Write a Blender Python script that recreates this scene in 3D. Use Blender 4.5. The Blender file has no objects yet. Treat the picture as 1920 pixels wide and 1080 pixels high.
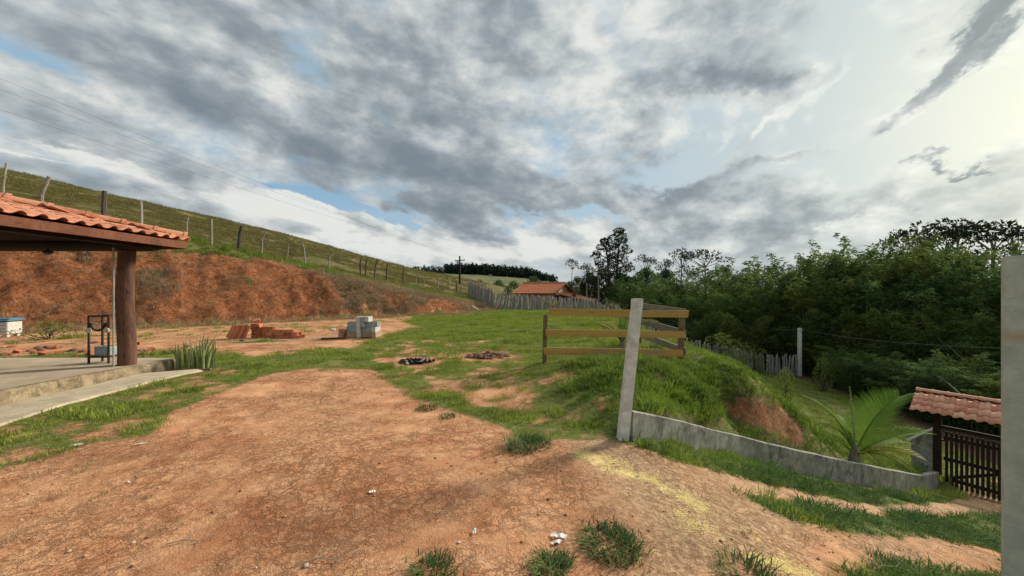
import bpy, math, random
import numpy as np
random.seed(7)
RNG = np.random.default_rng(11)
scene = bpy.context.scene
col = scene.collection

# ---------------------------------------------------------------- camera
CAMZ, FPX, HZ = 1.6, 720.0, 545.0        # eye height, focal length and horizon row of the 1920 px photograph
cam_data = bpy.data.cameras.new('camera')
cam_data.sensor_width = 36.0
cam_data.lens = 36.0 * FPX / 1920.0
cam_data.shift_y = (HZ - 540.0) / 1920.0
cam_data.clip_start = 0.05
cam_data.clip_end = 12000.0
cam = bpy.data.objects.new('camera', cam_data)
cam.location = (0, 0, CAMZ)
cam.rotation_euler = (math.radians(90), 0, 0)
col.objects.link(cam)
scene.camera = cam

# ---------------------------------------------------------------- light
SUN_AZ, SUN_EL = math.radians(56), math.radians(27)     # azimuth from +Y towards +X
sun_data = bpy.data.lights.new('sun', 'SUN')
sun_data.energy = 4.3
sun_data.angle = math.radians(11)
sun_data.color = (1.0, 0.90, 0.74)
sun = bpy.data.objects.new('sun', sun_data)
sun.rotation_euler = (math.radians(90) - SUN_EL, 0, math.pi - SUN_AZ)
col.objects.link(sun)

vs = scene.view_settings
vs.view_transform = 'Standard'
vs.look = 'None'
vs.gamma = 1.0
vs.exposure = 0.22
vs.use_curve_mapping = False

def lin(r, g=None, b=None):
    if g is None:
        g = b = r
    out = []
    for c in (r, g, b):
        c /= 255.0
        out.append(c / 12.92 if c <= 0.04045 else ((c + 0.055) / 1.055) ** 2.4)
    return (out[0], out[1], out[2], 1.0)

# ---------------------------------------------------------------- node helper
class NG:
    """Small wrapper that makes shader nodes and links them by value."""
    def __init__(self, tree):
        self.t = tree
        tree.nodes.clear()
    def n(self, kind, **kw):
        nd = self.t.nodes.new(kind)
        for k, v in kw.items():
            setattr(nd, k, v)
        return nd
    def put(self, sock, v):
        if v is None:
            return
        if hasattr(v, 'is_output'):
            self.t.links.new(v, sock)
        elif isinstance(v, (tuple, list)) and len(v) == 4 and sock.type == 'VECTOR':
            sock.default_value = v[:3]
        else:
            sock.default_value = v
    def m(self, op, a, b=None, c=None, clamp=False):
        nd = self.n('ShaderNodeMath', operation=op)
        nd.use_clamp = clamp
        for i, v in enumerate((a, b, c)):
            if v is not None:
                self.put(nd.inputs[i], v)
        return nd.outputs[0]
    def v(self, op, a, b=None, s=None):
        nd = self.n('ShaderNodeVectorMath', operation=op)
        self.put(nd.inputs[0], a)
        if b is not None:
            self.put(nd.inputs[1], b)
        if s is not None:
            self.put(nd.inputs[3], s)
        return nd.outputs[1] if op in ('DOT_PRODUCT', 'LENGTH', 'DISTANCE') else nd.outputs[0]
    def mix(self, f, a, b, blend='MIX'):
        nd = self.n('ShaderNodeMix', data_type='RGBA', blend_type=blend)
        self.put(nd.inputs[0], f)
        self.put(nd.inputs[6], a)
        self.put(nd.inputs[7], b)
        return nd.outputs[2]
    def ss(self, x, lo, hi, a=0.0, b=1.0):
        nd = self.n('ShaderNodeMapRange', interpolation_type='SMOOTHSTEP')
        self.put(nd.inputs[0], x)
        for i, v in enumerate((lo, hi, a, b)):
            self.put(nd.inputs[i + 1], v)
        return nd.outputs[0]
    def noise(self, vec, scale, detail=4, rough=0.55, dist=0.0, color=False, dims='3D', lac=2.0):
        nd = self.n('ShaderNodeTexNoise', noise_dimensions=dims)
        self.put(nd.inputs['Vector'], vec)
        nd.inputs['Scale'].default_value = scale
        nd.inputs['Detail'].default_value = detail
        nd.inputs['Roughness'].default_value = rough
        nd.inputs['Lacunarity'].default_value = lac
        nd.inputs['Distortion'].default_value = dist
        return nd.outputs[1] if color else nd.outputs[0]
    def comb(self, x, y, z=0.0):
        nd = self.n('ShaderNodeCombineXYZ')
        for i, q in enumerate((x, y, z)):
            self.put(nd.inputs[i], q)
        return nd.outputs[0]
    def sep(self, v):
        nd = self.n('ShaderNodeSeparateXYZ')
        self.put(nd.inputs[0], v)
        return nd.outputs

# ---------------------------------------------------------------- sky: clear sky plus broken cloud, all by direction
def build_world():
    w = bpy.data.worlds.new('World')
    scene.world = w
    w.use_nodes = True
    g = NG(w.node_tree)
    SK = 0.10
    d = g.n('ShaderNodeTexCoord').outputs['Generated']
    d = g.v('NORMALIZE', d)
    x, y, z = g.sep(d)
    az = g.m('ARCTAN2', x, y)
    zc = g.m('MAXIMUM', z, 0.0)
    el = g.m('ARCSINE', zc)
    sky = g.n('ShaderNodeTexSky', sky_type='NISHITA')
    sky.sun_disc = False
    sky.sun_elevation = SUN_EL
    sky.sun_rotation = SUN_AZ
    sky.air_density = 1.0
    sky.dust_density = 1.5
    # cloud-layer coordinates: a plane overhead, so the texture closes up towards the horizon
    den = g.m('ADD', zc, 0.26)
    P = g.comb(g.m('DIVIDE', x, den), g.m('DIVIDE', y, den), 0.0)
    # clouds drift from the upper left to the lower middle: rotate and stretch along that axis
    rot = g.n('ShaderNodeVectorRotate', rotation_type='Z_AXIS')
    g.put(rot.inputs['Vector'], P)
    rot.inputs['Angle'].default_value = math.radians(30)
    Pr = g.v('MULTIPLY', rot.outputs[0], (1.5, 0.85, 1.0))
    n1 = g.noise(Pr, 1.15, 9, 0.56, 0.35)
    n2 = g.noise(g.v('ADD', Pr, (5.2, 1.7, 3.1)), 3.4, 7, 0.60, 0.25)
    n4 = g.noise(g.v('MULTIPLY', d, (1.0, 1.0, 1.9)), 9.0, 8, 0.66, 0.15)
    n5 = g.noise(g.v('MULTIPLY', d, (1.0, 1.0, 1.7)), 3.6, 5, 0.55, 0.2)
    # the same billows looked up a little towards the sun: their difference shades the puffs
    ds = g.v('ADD', d, (0.034, 0.010, 0.022))
    n4b = g.noise(g.v('MULTIPLY', ds, (1.0, 1.0, 1.9)), 9.0, 4, 0.60, 0.15)
    n5b = g.noise(g.v('MULTIPLY', ds, (1.0, 1.0, 1.7)), 3.6, 3, 0.55, 0.2)
    relief = g.m('ADD', g.m('SUBTRACT', n4, n4b), g.m('MULTIPLY', g.m('SUBTRACT', n5, n5b), 1.6))
    n3 = g.noise(g.v('ADD', Pr, (1.1, 8.7, 9.0)), 0.55, 4, 0.5, 0.2)
    # warp of the angular coordinates used by the large cloud masses
    wv = g.noise(Pr, 2.1, 6, 0.62, 0.0, color=True)
    q = g.comb(az, el, 0.0)
    wv = g.v('SUBTRACT', wv, (0.5, 0.5, 0.5))
    qw = g.v('ADD', q, g.v('MULTIPLY', wv, (0.34, 0.22, 0.0)))
    def blob(cx, cy, rx, ry, rot=0.0):
        """soft ellipse of cloud around one direction; rot counts degrees, positive falls to the right"""
        X = cx - 960.0
        a0 = math.atan(X / FPX)
        R = math.hypot(FPX, X)
        e0 = math.atan((HZ - cy) / R)
        sx = FPX / (R * R)
        sy = math.cos(e0) ** 2 / R
        c, s = math.cos(math.radians(rot)), math.sin(math.radians(rot))
        # picture vector (dx, dy down) -> (a, b); daz = dx*sx, del = -dy*sy
        A = (c / (rx * sx), -s / (rx * sy), 0.0)
        B = (-s / (ry * sx), -c / (ry * sy), 0.0)
        p = g.v('SUBTRACT', qw, (a0, e0, 0.0))
        a = g.v('DOT_PRODUCT', p, A)
        b = g.v('DOT_PRODUCT', p, B)
        r2 = g.m('ADD', g.m('MULTIPLY', a, a), g.m('MULTIPLY', b, b))
        return g.m('EXPONENT', g.m('MULTIPLY', r2, -1.0))
    def acc(lst):
        tot = None
        for bl in lst:
            v = g.m('MULTIPLY', blob(*bl[:5]), bl[5])
            tot = v if tot is None else g.m('ADD', tot, v)
        return tot
    SKY_DARK = [
        (760, 260, 330, 75, 22, .30), (960, 345, 220, 60, 8, .42), (880, 70, 230, 110, 35, .16),
        (330, 130, 330, 55, 24, .10), (230, 255, 300, 42, 12, .14), (560, 300, 270, 45, 14, .26),
        (1400, 160, 150, 30, 4, .75), (1270, 180, 80, 30, -10, .35), (1820, 72, 165, 26, -40, .8),
        (1720, 165, 70, 22, -24, .5), (1240, 362, 150, 26, -6, .42), (1350, 415, 200, 34, -8, .42),
        (1540, 405, 170, 26, -10, .42), (1730, 303, 34, 10, 0, .75), (1450, 300, 70, 14, -6, .45),
        (520, 430, 90, 25, 10, .22), (120, 220, 150, 45, 12, .10), (700, 440, 160, 16, 4, .16),
        (1880, 10, 70, 34, -30, .7), (60, 330, 240, 22, 8, .2),
    ]
    SKY_CLEAR = [
        (640, 368, 120, 20, 8, .85), (560, 345, 60, 14, 12, .6), (740, 398, 130, 10, 6, .6), (1105, 396, 60, 19, -4, 1.5),
        (1290, 285, 90, 36, -22, 1.05), (1270, 330, 60, 24, 0, .55), (110, 92, 110, 26, 14, .7), (560, 75, 60, 60, 25, .40),
        (590, 85, 90, 22, 25, .25), (1020, 300, 40, 16, 0, .3), (1500, 240, 240, 70, -12, .42), (1480, 60, 200, 80, -30, .40),
        (1750, 250, 200, 70, -10, .62), (1450, 330, 120, 16, 0, .35), (1620, 90, 130, 110, -30, .55), (975, 412, 40, 10, 0, .5),
    ]
    SKY_LIGHT = [
        (580, 398, 70, 30, 15, 2.0), (215, 180, 60, 20, 15, .65), (190, 298, 75, 10, 12, .9), (80, 300, 40, 8, 25, .6),
        (850, 455, 360, 34, 3, .9), (300, 360, 220, 16, 12, .55), (1130, 100, 110, 120, 0, .30), (1500, 185, 120, 14, -30, .75),
        (1330, 255, 90, 12, -32, .75), (1140, 430, 90, 30, -10, .45), (1640, 400, 160, 16, -10, .35), (1000, 60, 50, 110, 20, .2),
        (1250, 250, 60, 12, -10, .35), (980, 470, 200, 24, 0, .35), (700, 130, 80, 30, 20, .25), (420, 55, 120, 22, 25, .22),
        (1790, 225, 60, 12, -15, .5), (1480, 150, 70, 24, -30, .6),
    ]
    dark, clear, light = acc(SKY_DARK), acc(SKY_CLEAR), acc(SKY_LIGHT)
    # coverage: thick everywhere except the gaps
    body = g.m('ADD', g.m('ADD', g.m('MULTIPLY', n1, 0.35), g.m('MULTIPLY', n2, 0.26)), g.m('ADD', g.m('MULTIPLY', n4, 0.23), g.m('MULTIPLY', n5, 0.16)))
    cov = g.m('SUBTRACT', g.m('ADD', g.m('MULTIPLY', g.m('SUBTRACT', body, 0.5), 4.6), 0.80), clear)
    cov = g.m('ADD', cov, g.m('MULTIPLY', dark, 0.8))
    cov = g.m('ADD', cov, g.m('MULTIPLY', light, 0.5))
    cover = g.ss(cov, 0.18, 0.95)
    thick = g.m('ADD', g.m('MULTIPLY', g.m('SUBTRACT', body, 0.5), 4.4), g.m('MULTIPLY', g.m('SUBTRACT', n3, 0.5), 0.8))
    thick = g.m('ADD', thick, g.m('ADD', dark, 0.40))
    thick = g.m('SUBTRACT', thick, g.m('MULTIPLY', light, 0.75))
    thick = g.m('SUBTRACT', thick, g.m('MULTIPLY', clear, 0.35))
    thick = g.m('SUBTRACT', thick, g.m('MULTIPLY', relief, 1.9))
    shade = g.ss(thick, -0.30, 1.50)
    sd = (math.sin(math.radians(62)) * math.cos(math.radians(14)), math.cos(math.radians(62)) * math.cos(math.radians(14)), math.sin(math.radians(14)))
    sc = g.v('DOT_PRODUCT', d, sd)
    glow = g.m('EXPONENT', g.m('MULTIPLY', g.m('SUBTRACT', 1.0, sc), -17.0))
    glow2 = g.m('EXPONENT', g.m('MULTIPLY', g.m('SUBTRACT', 1.0, sc), -4.2))
    ramp = g.n('ShaderNodeValToRGB')
    g.put(ramp.inputs[0], shade)
    cr = ramp.color_ramp
    cr.elements[0].position = 0.0
    cr.elements[0].color = lin(220, 222, 217)
    cr.elements[1].position = 1.0
    cr.elements[1].color = lin(120, 131, 140)
    for pos, c in ((0.18, (194, 199, 199)), (0.40, (170, 178, 181)), (0.65, (146, 156, 162))):
        e = cr.elements.new(pos)
        e.color = lin(*c)
    # the side near the hidden sun is lit through: warmer and brighter
    lift = g.mix(1.0, ramp.outputs[0], g.mix(glow2, (0, 0, 0, 1), (0.07, 0.08, 0.075, 1)), 'ADD')
    lift = g.mix(1.0, lift, g.mix(glow, (0, 0, 0, 1), (0.32, 0.30, 0.19, 1)), 'ADD')
    darkmask = g.m('MULTIPLY', g.ss(dark, 0.25, 0.75), 0.85)
    cloud = g.mix(darkmask, lift, g.mix(0.35, ramp.outputs[0], lift))
    # clear sky seen in the gaps: the sky texture, veiled by thin high cloud
    veil = g.ss(g.m('ADD', glow2, g.m('MULTIPLY', n1, 0.9)), 0.30, 1.0)
    clearcol = g.mix(0.72, g.v('SCALE', sky.outputs[0], s=SK * 1.0), lin(138, 180, 208))
    veilcol = g.mix(glow, lin(184, 199, 206), (1.0, 0.99, 0.80, 1))
    clearcol = g.mix(veil, clearcol, veilcol)
    hz = g.ss(z, 0.0, 0.13, 0.55, 0.0)
    skyc = g.mix(cover, clearcol, cloud)
    skyc = g.mix(g.m('MULTIPLY', hz, 0.8), skyc, g.mix(glow, lin(188, 196, 198), (0.95, 0.92, 0.72, 1)))
    below = g.ss(z, -0.02, 0.0)
    skyc = g.mix(below, (0.10, 0.10, 0.07, 1), skyc)
    bg = g.n('ShaderNodeBackground')
    g.put(bg.inputs[0], g.v('SCALE', skyc, s=0.93 / SK))
    bg.inputs[1].default_value = SK
    out = g.n('ShaderNodeOutputWorld')
    g.t.links.new(bg.outputs[0], out.inputs[0])
    w.cycles.sampling_method = 'MANUAL'
    w.cycles.sample_map_resolution = 512
build_world()

# ================================================================ numpy noise
def _hash(ix, iy, seed):
    h = (ix.astype(np.int64) * 374761393 + iy.astype(np.int64) * 668265263 + seed * 974634777) & 0xFFFFFFFF
    h = ((h ^ (h >> 13)) * 1274126177) & 0xFFFFFFFF
    h = h ^ (h >> 16)
    return (h & 0xFFFFFF) / float(0xFFFFFF)
def vnoise(x, y, seed=0):
    x = np.asarray(x, float); y = np.asarray(y, float)
    ix = np.floor(x); iy = np.floor(y)
    fx = x - ix; fy = y - iy
    fx = fx * fx * fx * (fx * (fx * 6 - 15) + 10); fy = fy * fy * fy * (fy * (fy * 6 - 15) + 10)
    a = _hash(ix, iy, seed); b = _hash(ix + 1, iy, seed); c = _hash(ix, iy + 1, seed); d = _hash(ix + 1, iy + 1, seed)
    return (a * (1 - fx) + b * fx) * (1 - fy) + (c * (1 - fx) + d * fx) * fy
def fbm(x, y, seed=0, octv=4, gain=0.5):
    t = 0; amp = 1; tot = 0; f = 1.0
    for i in range(octv):
        t = t + amp * vnoise(np.asarray(x) * f + 17.3 * i, np.asarray(y) * f - 9.1 * i, seed + i)
        tot += amp; amp *= gain; f *= 2.03
    return t / tot
def sstep(x, lo, hi):
    t = np.clip((x - lo) / (hi - lo), 0, 1)
    return t * t * (3 - 2 * t)
def seg_dist(x, y, P):
    """distance to polyline P, side (positive = left of travel) and arc length of the nearest point"""
    best = np.full(np.shape(x), 1e9); side = np.zeros(np.shape(x)); arc = np.zeros(np.shape(x)); s0 = 0.0
    for (ax, ay), (bx, by) in zip(P[:-1], P[1:]):
        dx, dy = bx - ax, by - ay; L2 = dx * dx + dy * dy; L = math.sqrt(L2)
        t = np.clip(((x - ax) * dx + (y - ay) * dy) / L2, 0, 1)
        px, py = x - ax - t * dx, y - ay - t * dy
        d = np.hypot(px, py); cr = dx * (y - ay) - dy * (x - ax)
        m = d < best - 1e-9
        best = np.where(m, d, best); side = np.where(m, np.sign(cr), side); arc = np.where(m, s0 + t * L, arc)
        s0 += L
    return best, side, arc
def poly_sd(x, y, P):
    """signed distance to polygon P, positive inside"""
    P = list(P)
    d, _, _ = seg_dist(x, y, P + [P[0]])
    ins = np.zeros(np.shape(x), bool)
    for (ax, ay), (bx, by) in zip(P, P[1:] + [P[0]]):
        if ay == by:
            continue
        c = ((ay > y) != (by > y)) & (x < (bx - ax) * (y - ay) / (by - ay) + ax)
        ins ^= c
    return np.where(ins, d, -d)
class TPS:
    def __init__(self, pts, lam=0.0):
        p = np.array(pts, float); self.p = p[:, :2]; n = len(p)
        K = self._k(self.p, self.p) + lam * np.eye(n)
        Q = np.hstack([np.ones((n, 1)), self.p])
        A = np.vstack([np.hstack([K, Q]), np.hstack([Q.T, np.zeros((3, 3))])])
        s = np.linalg.solve(A, np.concatenate([p[:, 2], np.zeros(3)]))
        self.w, self.a = s[:n], s[n:]
    def _k(self, A, B):
        r2 = ((A[:, None, :] - B[None, :, :]) ** 2).sum(2)
        return np.where(r2 > 0, 0.5 * r2 * np.log(np.maximum(r2, 1e-12)), 0)
    def __call__(self, x, y):
        x = np.asarray(x, float); sh = x.shape
        q = np.stack([x.ravel(), np.asarray(y, float).ravel()], 1); out = np.empty(len(q))
        for i in range(0, len(q), 40000):
            b = q[i:i + 40000]
            out[i:i + 40000] = self._k(b, self.p) @ self.w + self.a[0] + b @ self.a[1:]
        return out.reshape(sh)

# ================================================================ the lie of the land
WALLP = [(1.25, 4.12), (2.45, 5.2), (3.7, 6.3), (5.6, 6.95), (7.7, 7.95), (9.9, 9.3), (11.2, 10.35), (12.1, 10.95)]   # foot of the low wall
FRONT = TPS([(-8, -3, 0), (-4, -3, 0), (0, -3, -.05), (-8, 2, 0), (-4, 2, 0), (-1, 2, 0), (.6, 2.0, -.02), (-8, 5, 0), (-4, 5, 0), (0, 4.2, 0), (0, 6, 0), (-4, 9, 0), (0, 9, 0),
             (1.25, 4.12, 0), (1.3, 3.0, -.07), (2.4, 5.15, -.50), (3.7, 6.3, -1.13), (5.6, 6.9, -1.80), (7.6, 7.9, -2.5), (9.9, 9.25, -3.28), (11.2, 10.3, -3.75),
             (12.3, 11.0, -4.02), (12.9, 10.1, -4.0), (13.6, 8.6, -4.0), (11.0, 8.8, -3.4), (2.4, 3.0, -.38), (3.5, 2.8, -.62), (5.0, 4.0, -1.14), (8.0, 6.3, -2.25), (3.6, 4.5, -.82), (2.0, 1.0, -.25),
             (4.5, 1, -.9), (8, 3, -2.0), (12, 6, -3.4), (16, 8, -4.4), (6, -3, -1.0), (20, 0, -4.5), (30, 10, -5.0)], 0.0)
BACK = TPS([(1.0, 4.6, .02), (0.4, 5.5, 0), (0, 8, 0), (-4, 8, 0), (0, 14, 0), (-4, 14, 0), (0, 22, 0), (-3, 26, 0), (3, 29, .05), (-2, 29, .1), (2, 20, 0), (4, 14, 0), (4, 24, 0), (6.5, 30, -.1), (3, 32, -.1),
            (1.5, 4.6, .16), (2.0, 5.5, .14), (3.0, 7.0, .12), (3.6, 8.0, .08), (2.2, 10, .02), (4.6, 9.2, .04), (5.0, 12, .03), (5.4, 16, 0.0), (5.8, 20, -.1), (6.3, 25, -.2),
            (2.7, 5.75, -.12), (3.0, 6.3, .06), (3.8, 6.65, -.72), (4.25, 7.1, -.30), (4.65, 7.6, -.06), (5.0, 6.98, -1.28), (5.1, 7.45, -.95), (5.35, 8.0, -.48), (5.7, 7.2, -1.5), (6.0, 7.7, -1.42), (6.2, 8.6, -1.15),
            (6.5, 10, -1.1), (7.2, 12, -1.3), (7.6, 8.3, -2.15), (8.6, 9.8, -2.5), (9.9, 9.7, -2.95), (11.2, 10.8, -3.4), (12.2, 11.6, -3.8), (8.4, 16, -1.9), (9.0, 20, -2.3),
            (9.6, 13.2, -2.9), (13, 12.8, -3.9), (17.5, 19.7, -4.1), (19.5, 27, -4.35), (13.5, 20, -3.5), (12.3, 26, -3.1), (9.5, 25, -2.3), (8.2, 28, -1.3), (16, 32, -4.6),
            (8.5, 34, -1.4), (14, 12, -4.0), (24, 30, -4.6), (22, 20, -4.6), (25, 12, -4.8), (30, 22, -5.2), (40, 30, -6), (35, 10, -5.5),
            (0, 38, -.7), (5, 50, -1.6), (0, 60, -1.8), (12, 45, -3.6), (22, 42, -5.0), (40, 50, -6.5), (20, 70, -5), (5, 80, -4), (-4, 95, -3), (40, 90, -7)], 0.02)
BANKP = [(-60, -2), (-30, 7.0), (-18.5, 13.9), (-14.6, 17.0), (-9.3, 21.0), (-5.5, 24.5), (-2.8, 27.4), (-1.0, 30.5), (.5, 36), (2, 60)]      # foot of the cut bank
HILL = TPS([(-16.5, 21.5, 4.08), (-16.2, 23, 3.98), (-15.8, 24.5, 3.88), (-14.7, 27, 3.4), (-13.4, 28.5, 3.18), (-11.75, 31, 2.76), (-9.7, 34.5, 2.22), (-7.4, 38, 1.8), (-4.7, 42, 1.3),
            (-17.9, 18.5, 4.5), (-18.6, 17.5, 4.65), (-20.5, 16.8, 5.0), (-22.2, 16.2, 5.3), (-30, 13, 6.0), (-45, 5, 8), (-60, 20, 14.5), (-80, 30, 19),
            (-66.7, 50, 16.9), (-52.5, 62, 13.4), (-37.8, 68, 10.4), (-20.8, 75, 5.9), (-13, 85, 4.6), (-5.3, 95, 2.4), (-2, 50, .3),
            (-30, 40, 8.6), (-45, 40, 11.9), (-22, 45, 6.3), (-12, 55, 3.6),
            (-95, 75, 15), (-78, 92, 9), (-56, 102, 6), (-30, 108, 2), (-15, 112, 1)], 0.05)
WALL_H = [(0, .33), (1.6, .33), (3.3, .36), (5.3, .42), (7.5, .45), (10.2, .43), (13.2, .43)]
def wall_height(s):
    return np.interp(s, [a for a, _ in WALL_H], [b for _, b in WALL_H])

def H(x, y, fine=True):
    x = np.asarray(x, float); y = np.asarray(y, float)
    zf = FRONT(x, y); zb = BACK(x, y)
    d, side, s = seg_dist(x, y, WALLP)
    # region behind the wall: left of its run; before its start the two surfaces agree
    ext = [(-40, 4.5), (0.6, 4.6)] + WALLP + [(13.2, 10.3), (40, 8)]
    d2, side2, s2 = seg_dist(x, y, ext)
    sd = d2 * side2
    w = sstep(sd, -0.02, 0.10)
    soft = sstep(sd, -1.2, 1.0)
    left = sstep(x, 0.9, 1.3); right = 1 - sstep(x, 12.2, 12.8)
    ww = w * left * right + soft * (1 - left * right)
    z = zf * (1 - ww) + zb * ww
    lim = .06 + 8 * sstep(x, .2, 3.0) + 8 * sstep(y, 24, 34) + 8 * sstep(-x, 28, 40)
    z = np.clip(z, -lim, lim)
    # the cut bank and the pasture above it
    bd, bs, ba = seg_dist(x, y, BANKP)
    bd = bd * bs
    wob = (fbm(ba * .35, bd * .2, 5, 3) - .5) * 1.1 + (fbm(ba * 1.3, bd * .9, 8, 3) - .5) * .45
    c = HILL(x, y)
    dd = np.maximum(bd + wob * .6, 0)
    face = 1.12 * dd - .10 * np.maximum(dd - 2.0, 0) ** 2 * (dd < 4)
    # ragged raking of the face
    face = face + (dd > 0) * sstep(dd, 0, .8) * ((fbm(ba * 1.6 + dd * .8, dd * .9, 21, 5, .62) - .5) * .50 + (fbm(ba * 6.5 + dd * 2., dd * 2.4, 23, 3) - .5) * .20)
    zb2 = np.where(dd > 0, -np.log(np.exp(-np.clip(face, -20, 60) * 3.0) + np.exp(-np.clip(c, -20, 60) * 3.0)) / 3.0, 0)
    bl = sstep(dd, 0, .5)
    z = z * (1 - bl) + zb2 * bl
    if fine:
        z = z + (fbm(x * .6, y * .6, 3, 3) - .5) * .05 + (fbm(x * 3.1, y * 3.1, 31, 3) - .5) * .016
        rough = sstep(x, 2.6, 4.0) * sstep(sd, .1, .6) * (y < 30)
        z = z + rough * (fbm(x * 1.1, y * 1.1, 41, 4) - .5) * .22
        pas = sstep(dd, 3, 8)
        z = z + pas * ((fbm(x * .35, y * .35, 51, 4) - .5) * .55)
    return z
def h1(x, y):
    return float(H(np.array([x]), np.array([y]))[0])
_T = np.concatenate([np.arange(1.0, 14, .03), np.arange(14, 40, .08), np.arange(40, 110, .4)])
def G(u, v):
    """the ground point seen at picture position (u, v)"""
    X = (u - 960.0) / FPX * _T; Z = CAMZ - (v - HZ) / FPX * _T
    z = H(X, _T)
    k = np.nonzero(Z <= z)[0]
    i = k[0] if len(k) else len(_T) - 1
    return float(X[i]), float(_T[i]), float(z[i])
def Gp(pts):
    return [G(u, v)[:2] for u, v in pts]
def at(u, v, Y):
    return ((u - 960.0) / FPX * Y, Y, CAMZ - (v - HZ) / FPX * Y)

# ================================================================ what covers the ground
POLY = {
    'dirt': Gp([(-500, 985), (0, 882), (60, 868), (160, 838), (290, 815), (335, 772), (425, 735), (515, 700), (600, 690), (700, 696), (742, 733), (785, 752), (880, 783), (955, 808),
                (985, 832), (1040, 828), (1165, 830), (1215, 850), (1290, 882), (1328, 903), (1400, 945), (1500, 985), (1610, 1002), (1720, 1012), (1885, 1034), (1885, 1072), (1800, 1072), (1620, 1052), (1560, 1090), (1450, 1400), (600, 1500), (-600, 1500)]),
    'bricks': Gp([(-200, 668), (-200, 640), (0, 640), (200, 640), (430, 628), (640, 616), (740, 600), (790, 612), (705, 634), (650, 652), (560, 664), (480, 668), (380, 655), (200, 664)]),
    'track': Gp([(1270, 872), (1350, 889), (1450, 911), (1560, 933), (1700, 948), (1775, 943), (1815, 930), (1810, 915), (1885, 942), (1960, 965), (1885, 966), (1750, 971), (1650, 968), (1560, 955), (1450, 932), (1330, 906)]),
    'mix': Gp([(660, 650), (760, 632), (900, 640), (960, 655), (1010, 700), (1060, 760), (1000, 815), (900, 790), (745, 740), (690, 690)]),
    'nearleft': Gp([(-400, 860), (-10, 800), (220, 745), (400, 705), (520, 700), (330, 772), (290, 815), (0, 882), (-400, 960)]),
    'brown': Gp([(870, 735), (960, 722), (1010, 745), (990, 770), (900, 765)]),
    'brown2': Gp([(1000, 690), (1060, 690), (1080, 705), (1010, 708)]),
    'foot': Gp([(-300, 632), (0, 627), (160, 622), (430, 610), (640, 599), (780, 594), (760, 606), (640, 620), (430, 632), (200, 644), (0, 646), (-300, 650)]),
    'red': Gp([(1345, 752), (1400, 745), (1462, 765), (1500, 800), (1505, 826), (1440, 815), (1380, 790)]),
    'litter': [(18, 27.5), (19, 20), (16.8, 16.5), (16, 13), (16, 10), (60, 0), (60, 60), (26, 60), (20, 34)],  # leaf litter on soil shaded by the bamboo, shade painted in
}
ASH = G(780, 679); SOILHEAP = G(915, 669)
def ell(x, y, c, rx, ry):
    return np.exp(-(((x - c[0]) / rx) ** 2 + ((y - c[1]) / ry) ** 2))
def bank_coord(x, y):
    bd, bs, ba = seg_dist(x, y, BANKP)
    return bd * bs, ba
def cover(x, y, prob=False):
    """grass 0..1, dry growth 0..1, dust 0..1, lush 0..1 over the ground"""
    nz = fbm(x * 1.6, y * 1.6, 61, 4, .6); nf = fbm(x * 5.0, y * 5.0, 67, 3)
    g = np.full(np.shape(x), .78) + .08 * sstep(y, 12, 20); lush = sstep(fbm(x * .25, y * .25, 71, 3), .3, .7)
    def lay(g, name, val, soft, amp):
        sd = poly_sd(x, y, POLY[name]) + (nz - .5) * amp + (nf - .5) * amp * .4
        m = sstep(sd, -soft, soft)
        return g * (1 - m) + val * m
    g = g - .10 * sstep(-y, -12, -6) * (x < 2)
    g = lay(g, 'nearleft', .58, .35, .9)
    g = lay(g, 'mix', .60, .5, 1.2)
    g = lay(g, 'bricks', .14, .4, 1.6)
    g = lay(g, 'foot', .30, .4, 1.6)
    g = lay(g, 'brown', .3, .2, .5); g = lay(g, 'brown2', .5, .1, .4)
    g = lay(g, 'dirt', .0, .10, .42)
    g = lay(g, 'track', .0, .10, .30)
    g = lay(g, 'red', .12, .15, .5)
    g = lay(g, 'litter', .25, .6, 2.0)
    for u, v, r in ((600, 686, .55), (480, 640, .6), (600, 662, .8), (630, 655, .5)):
        c = G(u, v); g = np.maximum(g, .75 * ell(x, y, c, r * 1.6, r * .8))
    g = g * (1 - ell(x, y, ASH, .5, .5)) * (1 - .85 * ell(x, y, SOILHEAP, .75, .6))
    bd, ba = bank_coord(x, y)
    rise = 3.6 * np.interp(ba, [0, 40, 54, 59, 65, 70, 74, 78], [1, 1.1, 1, .95, .72, .5, .3, .1])
    e = bd + (nz - .5) * 1.3
    face = sstep(e, -.1, .35) * (1 - sstep(e - rise, -.5, .4))
    edge = np.exp(-((e - rise - 1.1) / 1.6) ** 2) * sstep(ba, 40, 50)
    foot = np.exp(-((bd + .7) / .8) ** 2)
    rightness = sstep(ba, 58, 74)
    g = g * (1 - face) + face * (.10 + .20 * sstep(fbm(ba * .5, bd * .4, 77, 3), .42, .62) + .14 * rightness)
    g = g * (1 - .5 * foot)
    past = sstep(e - rise, .0, .8)
    g = np.where(past > .5, .72 + .25 * edge, g)
    dry = face * sstep(fbm(ba * .35, bd * .55, 81, 4) + .26 * rightness + .10 * sstep(bd, 1.0, 3.2), .52, .74)
    dry = np.maximum(dry, past * .85 * (1 - edge))
    # ground patchiness
    raw = g + (nz - .5) * .75 + (nf - .5) * .5
    gf = sstep(raw, .34, .72)
    if prob:
        gf = sstep(raw, .26, .86)
    return gf, np.clip(dry, 0, 1), face, np.clip(edge, 0, 1), past, lush

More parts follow.
